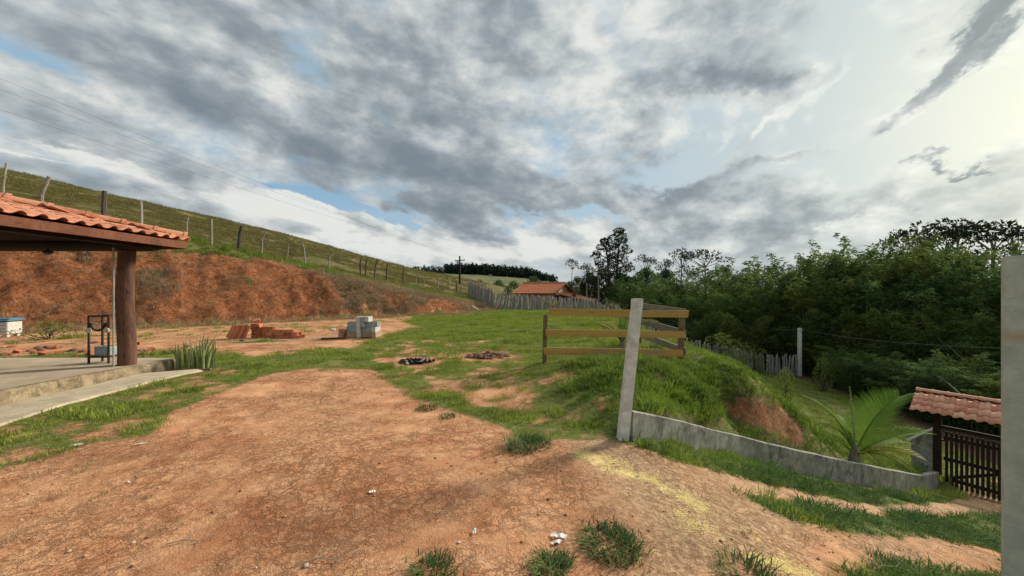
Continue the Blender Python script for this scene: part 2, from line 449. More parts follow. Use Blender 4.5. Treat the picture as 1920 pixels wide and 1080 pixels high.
# ================================================================ mesh helpers
def new_mesh(name, V, F, mats=(), smooth=False, attrs=None):
    me = bpy.data.meshes.new(name)
    V = np.ascontiguousarray(V, np.float32); F = np.ascontiguousarray(F, np.int32)
    me.vertices.add(len(V)); me.vertices.foreach_set('co', V.ravel())
    k = F.shape[1]
    me.loops.add(F.size); me.loops.foreach_set('vertex_index', F.ravel())
    me.polygons.add(len(F)); me.polygons.foreach_set('loop_start', np.arange(0, F.size, k, dtype=np.int32))
    try:
        me.polygons.foreach_set('loop_total', np.full(len(F), k, np.int32))
    except Exception:
        pass
    if smooth:
        me.polygons.foreach_set('use_smooth', np.ones(len(F), bool))
    for m in mats:
        me.materials.append(m)
    me.update(calc_edges=True)
    for an, (ty, arr) in (attrs or {}).items():
        a = me.attributes.new(an, ty, 'POINT')
        a.data.foreach_set({'FLOAT': 'value', 'FLOAT_COLOR': 'color', 'FLOAT_VECTOR': 'vector', 'INT': 'value'}[ty], np.ascontiguousarray(arr).ravel())
    return me
def link(name, me, parent=None):
    o = bpy.data.objects.new(name, me)
    col.objects.link(o)
    if parent is not None:
        o.parent = parent
    return o
def tag(o, label=None, cat=None, group=None, kind=None):
    for k, v in (('label', label), ('category', cat), ('group', group), ('kind', kind)):
        if v:
            o[k] = v
    return o
def thing(name, label, cat, loc=(0, 0, 0), rz=0.0, group=None):
    o = bpy.data.objects.new(name, None)
    o.empty_display_size = .1
    o.location = loc; o.rotation_euler = (0, 0, rz)
    col.objects.link(o)
    return tag(o, label, cat, group)
class MB:
    """collects boxes, bars and tubes into one mesh"""
    def __init__(self):
        self.v = []; self.f = []
    def add(self, V, F):
        b = len(self.v)
        self.v += [tuple(p) for p in V]; self.f += [tuple(i + b for i in f) for f in F]
        return self
    def box(self, c, s, rot=None, bev=0.0):
        hx, hy, hz = s[0] / 2, s[1] / 2, s[2] / 2
        if bev:
            b = min(bev, hx * .9, hy * .9, hz * .9); V = []
            for sx in (-1, 1):
                for sy in (-1, 1):
                    for sz in (-1, 1):
                        V += [(sx * hx, sy * (hy - b), sz * (hz - b)), (sx * (hx - b), sy * hy, sz * (hz - b)), (sx * (hx - b), sy * (hy - b), sz * hz)]
            i = lambda a, b_, c_, k: ((a * 2 + b_) * 2 + c_) * 3 + k
            F = []
            F += [[i(a, 0, 0, 0), i(a, 1, 0, 0), i(a, 1, 1, 0), i(a, 0, 1, 0)][::1 if a else -1] for a in (0, 1)]
            F += [[i(0, a, 0, 1), i(0, a, 1, 1), i(1, a, 1, 1), i(1, a, 0, 1)][::1 if a else -1] for a in (0, 1)]
            F += [[i(0, 0, a, 2), i(1, 0, a, 2), i(1, 1, a, 2), i(0, 1, a, 2)][::1 if a else -1] for a in (0, 1)]
            for a in (0, 1):
                for c_ in (0, 1):
                    F.append([i(a, 0, c_, 1), i(a, 0, c_, 0), i(a, 0, c_, 0), i(a, 0, c_, 1)][:0] or [i(a, c_, 0, 0), i(a, c_, 0, 1), i(a, c_, 1, 1), i(a, c_, 1, 0)])
                    F.append([i(a, 0, c_, 0), i(a, 0, c_, 2), i(a, 1, c_, 2), i(a, 1, c_, 0)])
                    F.append([i(0, a, c_, 1), i(0, a, c_, 2), i(1, a, c_, 2), i(1, a, c_, 1)])
                    for k in (0, 1):
                        F.append([i(a, c_, k, 0), i(a, c_, k, 1), i(a, c_, k, 2)])
        else:
            V = [(x, y, z) for x in (-hx, hx) for y in (-hy, hy) for z in (-hz, hz)]
            F = [(0, 1, 3, 2), (4, 6, 7, 5), (0, 4, 5, 1), (2, 3, 7, 6), (0, 2, 6, 4), (1, 5, 7, 3)]
        V = np.array(V)
        if rot is not None:
            V = V @ np.array(rot).T
        return self.add(V + np.array(c), F)
    def bar(self, a, b, w, h=None, bev=0.0, up=(0, 0, 1)):
        a = np.array(a, float); b = np.array(b, float); d = b - a; L = np.linalg.norm(d); d /= L
        if abs(np.dot(d, up)) > .98: up = (0, 1, 0)
        s = np.cross(d, up); s /= max(np.linalg.norm(s), 1e-9); u = np.cross(s, d)
        return self.box((a + b) / 2, (L, w, h or w), np.stack([d, s, u], 1), bev)
    def tube(self, pts, r, n=8, cap=True):
        pts = [np.array(p, float) for p in pts]; m = len(pts); V = []; F = []
        rr = r if hasattr(r, '__len__') else [r] * m
        prev = None
        for i, p in enumerate(pts):
            d = pts[min(i + 1, m - 1)] - pts[max(i - 1, 0)]; d /= np.linalg.norm(d)
            ref = prev if prev is not None else (np.array([1., 0, 0]) if abs(d[0]) < .9 else np.array([0, 1., 0]))
            s = ref - d * np.dot(ref, d); s /= np.linalg.norm(s); u = np.cross(d, s); prev = s
            for k in range(n):
                t = 2 * math.pi * k / n
                V.append(p + rr[i] * (s * math.cos(t) + u * math.sin(t)))
        for i in range(m - 1):
            for k in range(n):
                F.append((i * n + k, i * n + (k + 1) % n, (i + 1) * n + (k + 1) % n, (i + 1) * n + k))
        if cap:
            F.append(tuple(range(n))[::-1]); F.append(tuple(range((m - 1) * n, m * n)))
        return self.add(V, F)
    def mesh(self, name, mat, smooth=False):
        import bmesh
        me = bpy.data.meshes.new(name)
        me.from_pydata([tuple(map(float, p)) for p in self.v], [], self.f)
        bm = bmesh.new(); bm.from_mesh(me); bmesh.ops.recalc_face_normals(bm, faces=bm.faces); bm.to_mesh(me); bm.free()
        if mat:
            me.materials.append(mat)
        if smooth:
            me.polygons.foreach_set('use_smooth', [True] * len(me.polygons))
            me.set_sharp_from_angle(angle=math.radians(40))
        me.update()
        return me
    def build(self, name, mat, parent=None, smooth=False):
        return link(name, self.mesh(name, mat, smooth), parent)

# ================================================================ materials
M = {}
def material(name, fn, disp=False):
    m = bpy.data.materials.new(name)
    m.use_nodes = True
    g = NG(m.node_tree)
    bs = g.n('ShaderNodeBsdfPrincipled')
    out = g.n('ShaderNodeOutputMaterial')
    g.t.links.new(bs.outputs[0], out.inputs[0])
    bs.inputs['Roughness'].default_value = .9
    bs.inputs['Specular IOR Level'].default_value = .25
    fn(g, bs, out)
    M[name] = m
    return m
def bump(g, bs, h, strength=.5, dist=.01):
    b = g.n('ShaderNodeBump')
    b.inputs['Strength'].default_value = strength
    b.inputs['Distance'].default_value = dist
    g.put(b.inputs['Height'], h)
    g.put(bs.inputs['Normal'], b.outputs[0])
def attr(g, name, out=0):
    a = g.n('ShaderNodeAttribute', attribute_name=name)
    return a.outputs[out]

def terrain_mat(g, bs, out):
    pos = g.n('ShaderNodeNewGeometry').outputs['Position']
    m1 = g.n('ShaderNodeAttribute', attribute_name='cover')
    r, gg, b = g.sep(m1.outputs['Color'])
    dryA = m1.outputs['Alpha']
    m2 = g.n('ShaderNodeAttribute', attribute_name='soil')
    dust, yel, dark = g.sep(m2.outputs['Color'])
    ash = m2.outputs['Alpha']
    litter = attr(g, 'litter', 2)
    nb = g.noise(pos, .55, 5, .6); nm = g.noise(pos, 3.0, 6, .65); nf = g.noise(pos, 22, 5, .65); nv = g.noise(pos, 90, 4, .6)
    # trodden clay: light crust plates, darker cracks and damp smears
    clay = g.mix(g.ss(nb, .33, .68), (.48, .205, .095, 1), (.64, .325, .165, 1))
    clay = g.mix(g.ss(nm, .38, .72), clay, (.74, .415, .225, 1))
    clay = g.mix(g.ss(nm, .42, .22), clay, (.32, .125, .055, 1))
    wv = g.v('ADD', pos, g.v('MULTIPLY', g.noise(pos, 4, 6, .7, color=True), (.42, .42, .42)))
    vo = g.n('ShaderNodeTexVoronoi', feature='DISTANCE_TO_EDGE'); g.put(vo.inputs['Vector'], wv); vo.inputs['Scale'].default_value = 6.2
    vo2 = g.n('ShaderNodeTexVoronoi', feature='DISTANCE_TO_EDGE'); g.put(vo2.inputs['Vector'], wv); vo2.inputs['Scale'].default_value = 15
    crk = g.ss(vo.outputs[0], .0, .075)
    crk2 = g.ss(vo2.outputs[0], .0, .09)
    zone = g.ss(g.noise(pos, .9, 5, .6), .36, .56)
    crk = g.m('SUBTRACT', 1.0, g.m('MULTIPLY', g.m('SUBTRACT', 1.0, crk), zone))
    crk2 = g.m('SUBTRACT', 1.0, g.m('MULTIPLY', g.m('SUBTRACT', 1.0, crk2), g.m('MULTIPLY', zone, .6)))
    crack = g.m('MULTIPLY', crk, crk2)
    clay = g.mix(g.m('MULTIPLY', g.m('SUBTRACT', 1.0, crack), .46), clay, (.17, .07, .03, 1))
    clay = g.mix(g.m('MULTIPLY', g.ss(nf, .5, .75), .35), clay, (.56, .33, .19, 1))
    clay = g.mix(g.m('MULTIPLY', g.ss(nf, .44, .28), .28), clay, (.26, .10, .045, 1))
    clay = g.mix(g.m('MULTIPLY', g.ss(nv, .62, .74), .6), clay, (.55, .42, .28, 1))
    clay = g.mix(g.m('MULTIPLY', dark, g.ss(nm, .25, .6, .25, .75)), clay, (.26, .095, .045, 1))
    dc = g.mix(g.ss(nf, .35, .65), (.34, .21, .115, 1), (.60, .41, .25, 1))
    clay = g.mix(dust, clay, dc)
    yn = g.ss(g.m('ADD', g.m('MULTIPLY', yel, .85), g.m('MULTIPLY', g.m('SUBTRACT', g.m('ADD', g.m('MULTIPLY', g.noise(pos, 60, 5, .8), .5), g.m('MULTIPLY', g.noise(pos, 7, 5, .75), .5)), .5), 4.2)), .42, 1.0)
    clay = g.mix(g.m('MULTIPLY', yn, g.ss(yel, .05, .3)), clay, (.86, .68, .27, 1))
    # raked face of the bank: bucket scratches run aslant down the face
    pr = g.n('ShaderNodeVectorRotate', rotation_type='EULER_XYZ'); g.put(pr.inputs['Vector'], pos); pr.inputs['Rotation'].default_value = (0.0, math.radians(35), math.radians(-40))
    scr = g.noise(g.v('MULTIPLY', pr.outputs[0], (1.0, 3.2, 3.2)), 2.6, 7, .72, .5)
    chunk = g.noise(pos, 6.5, 7, .72, .3)
    bankc = g.mix(g.ss(nm, .32, .68), (.42, .125, .046, 1), (.66, .265, .11, 1))
    bankc = g.mix(g.m('MULTIPLY', g.ss(scr, .50, .66), .6), bankc, (.64, .37, .21, 1))
    bankc = g.mix(g.m('MULTIPLY', g.ss(chunk, .50, .38), .75), bankc, (.13, .055, .028, 1))
    bankc = g.mix(g.m('MULTIPLY', g.ss(nf, .45, .7), .5), bankc, (.50, .24, .12, 1))
    bankc = g.mix(g.m('MULTIPLY', g.ss(nf, .48, .30), .6), bankc, (.12, .045, .02, 1))
    drycol = g.mix(g.ss(scr, .35, .65), (.19, .125, .07, 1), (.36, .25, .15, 1))
    soilc = g.mix(gg, clay, bankc)
    soilc = g.mix(g.m('MULTIPLY', g.m('MULTIPLY', dryA, gg), g.ss(g.m('ADD', g.m('ADD', g.m('MULTIPLY', scr, .5), g.m('MULTIPLY', chunk, .5)), g.m('MULTIPLY', dryA, .16)), .52, .64)), soilc, drycol)
    # thatch under the lawn, then short green sward
    grs = g.mix(g.ss(nf, .35, .68), (.085, .115, .024, 1), (.225, .265, .058, 1))
    grs = g.mix(g.ss(nb, .4, .65, 0, .5), grs, (.27, .235, .09, 1))
    grs = g.mix(g.ss(g.m('ADD', nm, g.m('MULTIPLY', nf, .6)), .84, .98, 0, .75), grs, (.30, .20, .105, 1))
    pasture = g.mix(g.ss(nm, .35, .65), (.105, .098, .030, 1), (.20, .165, .062, 1))
    pasture = g.mix(g.ss(nb, .45, .62), pasture, (.105, .128, .034, 1))
    pasture = g.mix(g.m('MULTIPLY', g.ss(nf, .5, .3), .5), pasture, (.05, .052, .018, 1))
    grs = g.mix(b, grs, pasture)
    gk = g.ss(g.m('ADD', r, g.m('MULTIPLY', g.m('SUBTRACT', nf, .5), 1.1)), .38, .62)
    thatch = g.mix(nf, (.16, .10, .05, 1), (.30, .20, .11, 1))
    soilc = g.mix(g.ss(r, .05, .5, 0, .55), soilc, thatch)
    soilc = g.mix(g.m('MULTIPLY', litter, .9), soilc, g.mix(nf, (.045, .032, .018, 1), (.13, .085, .05, 1)))  # leaf litter, its colour darkened to include the shade of the grove
    base = g.mix(gk, soilc, grs)
    base = g.mix(g.ss(g.m('ADD', ash, g.m('MULTIPLY', g.m('SUBTRACT', nf, .5), 1.3)), .35, .6), base, (.022, .021, .022, 1))
    g.put(bs.inputs['Base Color'], base)
    bs.inputs['Roughness'].default_value = .95
    bs.inputs['Specular IOR Level'].default_value = .12
    packed = g.ss(g.noise(pos, 1.3, 4, .55), .38, .60, .30, 1.0)
    hh = g.m('ADD', g.m('MULTIPLY', nf, packed), g.m('ADD', g.m('MULTIPLY', crack, .65), g.m('MULTIPLY', nv, .35)))
    hh = g.m('ADD', hh, g.m('MULTIPLY', g.m('ADD', g.m('MULTIPLY', chunk, 24.0), g.m('MULTIPLY', scr, 16.0)), gg))
    bump(g, bs, hh, .85, .027)
material('ground', terrain_mat)

# ================================================================ terrain mesh
def graded(stops):
    out = [stops[0][0]]
    for (a, sa), (b, sb) in zip(stops[:-1], stops[1:]):
        x = out[-1]
        while x < b - 1e-6:
            t = (x - a) / (b - a)
            x += sa * (1 - t) + sb * t
            out.append(min(x, b))
    return np.array(out)
def build_terrain():
    xs = graded([(-115, 2.0), (-60, .7), (-30, .22), (-12, .12), (-5, .075), (6, .075), (13, .12), (22, .3), (60, 2.5), (80, 4)])
    ys = graded([(-40, 3), (-6, .6), (1.0, .07), (9, .075), (16, .13), (32, .17), (50, .5), (115, 1.6)])
    X, Y = np.meshgrid(xs, ys)
    Z = H(X, Y)
    nx, ny = len(xs), len(ys)
    V = np.stack([X.ravel(), Y.ravel(), Z.ravel()], 1)
    i = np.arange(nx * ny).reshape(ny, nx)
    F = np.stack([i[:-1, :-1].ravel(), i[:-1, 1:].ravel(), i[1:, 1:].ravel(), i[1:, :-1].ravel()], 1)
    x, y = X.ravel(), Y.ravel()
    gf, dry, face, edge, past, lush = cover(x, y)
    red = sstep(poly_sd(x, y, POLY['red']), -.3, .2)
    A = np.stack([gf, np.maximum(face, red), past * (1 - edge), dry], 1)
    nz = fbm(x * 1.2, y * 1.2, 91, 4)
    dustp = Gp([(1080, 820), (1180, 832), (1290, 885), (1450, 925), (1600, 1000), (1885, 1030), (1885, 1070), (1600, 1050), (1500, 1100), (1260, 1150), (1180, 1000), (1080, 880)])
    dust = sstep(poly_sd(x, y, dustp) + (nz - .5) * .9, -.35, .45) * .85
    dust = np.maximum(dust, sstep(poly_sd(x, y, POLY['track']), -.3, .1) * .75)
    yel = np.zeros_like(x)
    for pts, r in (([(1090, 855), (1130, 862), (1180, 885), (1225, 905), (1270, 928), (1318, 955)], .105), ([(1125, 870), (1170, 890)], .14), ([(1275, 965), (1300, 985), (1345, 1005)], .14), ([(1420, 1048), (1465, 1062), (1520, 1085)], .105), ([(1150, 856), (1200, 872)], .05), ([(1480, 1045), (1400, 1000), (1390, 985)], .14)):
        w = [G(*p)[:2] for p in pts]
        d, _, s = seg_dist(x, y, w)
        k = 1.0 if r != .05 else .55
        if pts[0][0] in (1275, 1480): k = .62
        yel = np.maximum(yel, k * np.exp(-(d / r) ** 2))
    dark = np.zeros_like(x)
    for u, v, rx, ry, a in ((700, 880, .8, .35, .5), (720, 935, .6, .12, .7), (560, 990, 1.0, .25, .6), (1070, 900, .18, .5, .6), (1150, 985, .35, .2, .9), (1290, 1020, .35, .16, .8), (1340, 1012, .3, .06, .6), (820, 930, .5, .2, .5), (200, 860, 1.2, .5, .55), (1030, 870, .2, .5, .35), (400, 1040, .8, .3, .4)):
        c = G(u, v); dark = np.maximum(dark, a * ell(x, y, c, rx, ry) * sstep(nz, .25, .55) * 1.3)
    # wheel ruts
    ash = ell(x, y, ASH, .48, .40) * 1.0 + .55 * ell(x, y, SOILHEAP, .5, .35)
    B = np.stack([dust, yel, np.clip(dark, 0, 1), ash], 1)
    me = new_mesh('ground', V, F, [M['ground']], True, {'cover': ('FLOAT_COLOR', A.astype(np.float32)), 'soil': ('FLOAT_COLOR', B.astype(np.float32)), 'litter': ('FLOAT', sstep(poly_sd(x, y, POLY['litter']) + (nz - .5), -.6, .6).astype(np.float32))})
    o = link('ground', me)
    tag(o, 'red clay yard with lawn, raked cut bank and pasture slope', None, None, 'structure')
    print('terrain', nx, ny, nx * ny)
build_terrain()

# far country: one sheet to the horizon
def hills_mat(g, bs, out):
    pos = g.n('ShaderNodeNewGeometry').outputs['Position']
    n = g.noise(pos, .012, 6, .6); n2 = g.noise(pos, .09, 5, .65)
    c = g.mix(g.ss(n, .42, .6), (.085, .115, .032, 1), (.165, .155, .060, 1))
    c = g.mix(g.ss(n2, .5, .66, 0, .75), c, (.040, .062, .022, 1))
    c = g.mix(g.ss(g.noise(g.v('ADD', pos, (50, 9, 0)), .02, 5, .6), .58, .66, 0, .8), c, (.27, .15, .075, 1))
    g.put(bs.inputs['Base Color'], c)
material('far_pasture', hills_mat)
HZF = TPS([(0, 0, -9), (-60, 60, -9), (60, 60, -10), (0, 90, -7), (-40, 105, -4), (30, 120, -8), (-100, 110, -4), (120, 60, -12), (80, -40, -12), (-120, 0, -6), (-120, -60, -9), (0, -80, -10),
           (-30, 150, 0), (0, 160, -2.5), (30, 160, -5), (-30, 220, 5), (0, 250, 4.5), (40, 250, 1.0), (-80, 200, 5),
           (-200, 400, 20), (-100, 400, 19.5), (-67, 400, 18.8), (-33, 400, 18.0), (0, 400, 16), (33, 400, 12.5), (55, 400, 8), (105, 400, 3), (190, 400, 0), (300, 300, -4),
           (-300, 650, 10), (0, 650, 4), (300, 650, -2), (-500, 200, 10), (500, 100, -8), (0, -500, -10), (-500, -300, 0), (500, -300, -10), (0, 1200, 5), (800, 900, 0), (-800, 900, 15)], 2.0)
def hill_h(x, y):
    z = HZF(x, y)
    r = np.hypot(x, y)
    k = sstep(r, 700, 1400)
    z = z * (1 - k) + 2.0 * k
    return z + (fbm(x * .03, y * .03, 13, 4) - .5) * 3.0 * sstep(r, 120, 300)
def build_hills():
    a = graded([(-3500, 300), (-800, 60), (-250, 8), (250, 8), (800, 60), (3500, 300)])
    b = graded([(-3000, 300), (-600, 80), (60, 8), (460, 8), (1000, 60), (4000, 300)])
    X, Y = np.meshgrid(a, b); Z = hill_h(X, Y)
    n = len(a); i = np.arange(X.size).reshape(X.shape)
    F = np.stack([i[:-1, :-1].ravel(), i[:-1, 1:].ravel(), i[1:, 1:].ravel(), i[1:, :-1].ravel()], 1)
    # leave the yard's own ground free of this sheet
    cx = (X[:-1, :-1] + X[1:, 1:]).ravel() / 2; cy = (Y[:-1, :-1] + Y[1:, 1:]).ravel() / 2
    F = F[~((cx > -105) & (cx < 70) & (cy > -32) & (cy < 92))]
    me = new_mesh('hills', np.stack([X.ravel(), Y.ravel(), Z.ravel()], 1), F, [M['far_pasture']], True)
    tag(link('hills', me), 'far green hills of pasture behind the picket fence', None, None, 'structure')
build_hills()

# ================================================================ plants: materials
def leaf_mat(name, cols, trans=.35, rough=.6, scale=.6):
    def fn(g, bs, out):
        oi = g.n('ShaderNodeObjectInfo').outputs['Random']
        pos = g.n('ShaderNodeNewGeometry').outputs['Position']
        ri = g.n('ShaderNodeNewGeometry').outputs['Random Per Island']
        n = g.noise(pos, scale, 4, .6)
        c = g.mix(g.ss(n, .35, .65), cols[0], cols[1])
        c = g.mix(g.m('MULTIPLY', g.ss(oi, .55, 1.0), .7), c, cols[2])
        c = g.mix(g.m('MULTIPLY', g.ss(ri, .75, 1.0), .6), c, cols[3])
        g.put(bs.inputs['Base Color'], c)
        bs.inputs['Roughness'].default_value = rough
        bs.inputs['Specular IOR Level'].default_value = .10
        tr = g.n('ShaderNodeBsdfTranslucent')
        g.put(tr.inputs[0], g.mix(.5, c, cols[1]))
        ms = g.n('ShaderNodeMixShader')
        ms.inputs[0].default_value = trans
        g.t.links.new(bs.outputs[0], ms.inputs[1]); g.t.links.new(tr.outputs[0], ms.inputs[2])
        g.t.links.new(ms.outputs[0], out.inputs[0])
    material(name, fn)
leaf_mat('lawn_blade', ((.12, .20, .028, 1), (.285, .375, .052, 1), (.39, .38, .09, 1), (.42, .34, .17, 1)), .30, .85, 1.6)
leaf_mat('lush_blade', ((.065, .140, .024, 1), (.21, .31, .040, 1), (.32, .38, .06, 1), (.33, .28, .12, 1)), .30, .8, 1.4)
leaf_mat('tuft_blade', ((.055, .120, .035, 1), (.12, .20, .055, 1), (.12, .20, .06, 1), (.36, .30, .16, 1)), .25, .8, 3)
leaf_mat('band_blade', ((.045, .115, .024, 1), (.105, .195, .034, 1), (.13, .21, .04, 1), (.30, .27, .12, 1)), .28, .8, 1.4)
leaf_mat('dry_blade', ((.26, .18, .10, 1), (.42, .31, .19, 1), (.20, .19, .08, 1), (.52, .42, .27, 1)), .35, .9)
leaf_mat('pasture_blade', ((.15, .14, .04, 1), (.26, .22, .085, 1), (.12, .15, .04, 1), (.32, .25, .12, 1)), .3, .9)
leaf_mat('bamboo_leaf', ((.036, .082, .030, 1), (.11, .175, .042, 1), (.22, .225, .045, 1), (.26, .28, .085, 1)), .42, .8, .38)
leaf_mat('broad_leaf', ((.030, .065, .024, 1), (.065, .115, .034, 1), (.08, .12, .034, 1), (.11, .15, .05, 1)), .30, .75, .3)
leaf_mat('gum_leaf', ((.018, .030, .015, 1), (.030, .048, .022, 1), (.035, .050, .020, 1), (.050, .065, .03, 1)), .2, .5, .3)
leaf_mat('palm_leaf', ((.10, .20, .026, 1), (.20, .32, .045, 1), (.10, .19, .03, 1), (.13, .20, .04, 1)), .35, .7)
leaf_mat('yellow_palm_leaf', ((.20, .21, .03, 1), (.32, .30, .05, 1), (.24, .24, .05, 1), (.40, .34, .10, 1)), .35, .5)
leaf_mat('young_leaf', ((.10, .17, .03, 1), (.19, .25, .05, 1), (.2, .24, .06, 1), (.26, .26, .08, 1)), .35, .5)
leaf_mat('snake_leaf', ((.14, .19, .07, 1), (.28, .33, .13, 1), (.46, .47, .24, 1), (.5, .5, .3, 1)), .15, .8, 9)
leaf_mat('pine_far', ((.018, .030, .022, 1), (.028, .042, .026, 1), (.03, .045, .03, 1), (.035, .05, .03, 1)), .1, .6, .05)
def bark(name, a, b, sc=6):
    def fn(g, bs, out):
        tc = g.n('ShaderNodeTexCoord').outputs['Object']
        p = g.v('MULTIPLY', tc, (1, 1, .22))
        n = g.noise(p, sc, 6, .65, .3)
        n2 = g.noise(tc, sc * .25, 3, .5)
        c = g.mix(g.ss(n, .3, .7), a, b)
        c = g.mix(g.ss(n2, .5, .7, 0, .4), c, tuple(v * .5 for v in a[:3]) + (1,))
        g.put(bs.inputs['Base Color'], c)
        bump(g, bs, n, .7, .015)
    material(name, fn)
bark('pale_bark', (.16, .14, .11, 1), (.34, .31, .26, 1)); bark('dark_bark', (.05, .04, .03, 1), (.11, .085, .06, 1)); bark('bamboo_culm', (.07, .09, .03, 1), (.15, .16, .06, 1), 3)

# ================================================================ grass clumps, scattered by geometry nodes
def clump_mesh(name, n, rad, h, w, lean, mat, seed, curl=.5):
    r = np.random.default_rng(seed)
    V = []; F = []
    for i in range(n):
        a = r.uniform(0, 2 * math.pi); rr = rad * math.sqrt(r.uniform(0, 1)); bx, by = rr * math.cos(a), rr * math.sin(a)
        da = a + r.normal(0, .9); hh = h * r.uniform(.45, 1.1) * (1 - .35 * rr / rad); ln = lean * r.uniform(.3, 1.5) * hh
        dx, dy = math.cos(da), math.sin(da); ww = w * r.uniform(.6, 1.2)
        sa = da + math.pi / 2 + r.normal(0, .4); sx, sy = math.cos(sa) * ww / 2, math.sin(sa) * ww / 2
        b = len(V); m = .55
        V += [(bx - sx, by - sy, -.02), (bx + sx, by + sy, -.02), (bx + dx * ln * .35 - sx * .8, by + dy * ln * .35 - sy * .8, hh * m), (bx + dx * ln * .35 + sx * .8, by + dy * ln * .35 + sy * .8, hh * m),
              (bx + dx * ln, by + dy * ln, hh * (1 - curl * lean * .35))]
        F += [(b, b + 1, b + 3), (b, b + 3, b + 2), (b + 2, b + 3, b + 4)]
    return new_mesh(name, V, F, [M[mat]])
def scatter(name, label, pts, scl, rot, idx, meshes, grp=None):
    """one object whose points carry clump copies"""
    src = bpy.data.collections.new(name + '_sources')
    for i, me in enumerate(meshes):
        src.objects.link(bpy.data.objects.new('%s_clump_%02d' % (name, i), me))
    me = bpy.data.meshes.new(name)
    n = len(pts)
    me.vertices.add(n); me.vertices.foreach_set('co', np.ascontiguousarray(pts, np.float32).ravel())
    for an, ty, arr, fld in (('scl', 'FLOAT_VECTOR', scl, 'vector'), ('rot', 'FLOAT_VECTOR', rot, 'vector'), ('pick', 'INT', idx, 'value')):
        a = me.attributes.new(an, ty, 'POINT')
        a.data.foreach_set(fld, np.ascontiguousarray(arr, np.int32 if ty == 'INT' else np.float32).ravel())
    me.update()
    o = link(name, me)
    ng = bpy.data.node_groups.new(name, 'GeometryNodeTree')
    ng.interface.new_socket('Geometry', in_out='INPUT', socket_type='NodeSocketGeometry')
    ng.interface.new_socket('Geometry', in_out='OUTPUT', socket_type='NodeSocketGeometry')
    N = ng.nodes; L = ng.links
    gi, go = N.new('NodeGroupInput'), N.new('NodeGroupOutput')
    iop = N.new('GeometryNodeInstanceOnPoints'); ci = N.new('GeometryNodeCollectionInfo')
    ci.inputs['Collection'].default_value = src
    ci.inputs['Separate Children'].default_value = True
    ci.inputs['Reset Children'].default_value = True
    iop.inputs['Pick Instance'].default_value = True
    def na(nm, ty):
        nd = N.new('GeometryNodeInputNamedAttribute'); nd.data_type = ty; nd.inputs['Name'].default_value = nm
        return nd.outputs['Attribute']
    L.new(gi.outputs[0], iop.inputs['Points']); L.new(ci.outputs[0], iop.inputs['Instance'])
    L.new(na('pick', 'INT'), iop.inputs['Instance Index'])
    L.new(na('rot', 'FLOAT_VECTOR'), iop.inputs['Rotation']); L.new(na('scl', 'FLOAT_VECTOR'), iop.inputs['Scale'])
    L.new(iop.outputs[0], go.inputs[0])
    md = o.modifiers.new('scatter', 'NODES'); md.node_group = ng
    return tag(o, label, None, grp, 'stuff')
LAWN = [clump_mesh('lawn_tuft', 26, .10, .075, .0075, .8, 'lawn_blade', s) for s in range(5)]
LUSH = [clump_mesh('lush_tuft', 34, .13, .22, .012, .75, 'lush_blade', 20 + s) for s in range(5)]
BAND = [clump_mesh('band_tuft', 34, .13, .20, .011, .85, 'band_blade', 30 + s) for s in range(4)]
DRY = [clump_mesh('dry_tuft', 22, .12, .13, .008, 1.0, 'dry_blade', 40 + s) for s in range(4)]
PAST = [clump_mesh('pasture_tuft', 22, .22, .20, .02, .8, 'pasture_blade', 60 + s) for s in range(4)]
def blocked(x, y):
    """where nothing grows: slab, apron, wall, gate"""
    b = (x < -5.95) & (x > -17) & (y < 7.8)
    d, _, _ = seg_dist(x, y, WALLP)
    b |= d < .07
    d, _, _ = seg_dist(x, y, [(12.1, 10.9), (13.6, 8.8)])
    return b | (d < .12)
def inview(x, y, m=260):
    u = 960 + 720 * x / np.maximum(y, .2)
    return (y > 1.0) & (u > -m) & (u < 1920 + m)
def samp(x0, x1, y0, y1, n):
    return RNG.uniform(x0, x1, n), RNG.uniform(y0, y1, n)
def grow(name, label, zones, meshes, pick):
    P, S, R, I = [], [], [], []
    for (x0, x1, y0, y1, n, s) in zones:
        x, y = samp(x0, x1, y0, y1, n)
        k = inview(x, y) & ~blocked(x, y)
        x, y = x[k], y[k]
        keep, sc, lean = pick(x, y, s)
        x, y, sc, lean = x[keep], y[keep], sc[keep], lean[keep]
        z = H(x, y) - .004
        P.append(np.stack([x, y, z], 1)); S.append(sc)
        R.append(np.stack([lean * RNG.normal(0, 1, len(x)), lean * RNG.normal(0, 1, len(x)), RNG.uniform(0, 6.28, len(x))], 1))
        I.append(RNG.integers(0, len(meshes), len(x)))
    P, S, R, I = map(np.concatenate, (P, S, R, I))
    print(name, len(P))
    return scatter(name, label, P, S, R, I, meshes)
MOUND = [(1.35, 4.5), (3.7, 6.5), (5.6, 7.15), (8, 8.3), (12, 11.4), (12, 13), (7, 13), (5.2, 11), (3.9, 8.4), (2.6, 7.6), (1.3, 7.6), (.9, 6)]
def tallness(x, y):
    return sstep(poly_sd(x, y, MOUND) + (fbm(x * 1.3, y * 1.3, 101, 3) - .5) * 1.2, -.5, .5)
def pick_lawn(x, y, s):
    gf, dry, face, edge, past, lush = cover(x, y, True)
    t = tallness(x, y)
    pt = fbm(x * 2.2, y * 2.2, 103, 3)
    keep = (RNG.uniform(0, 1, len(x)) < gf * (1 - .8 * t)) & (past < .6) & (face < .5)
    k = s * RNG.uniform(.6, 1.25, len(x)) * (.65 + .8 * sstep(pt, .35, .7))
    return keep, np.stack([k, k, k * RNG.uniform(.8, 1.4, len(x))], 1), np.full(len(x), .10)
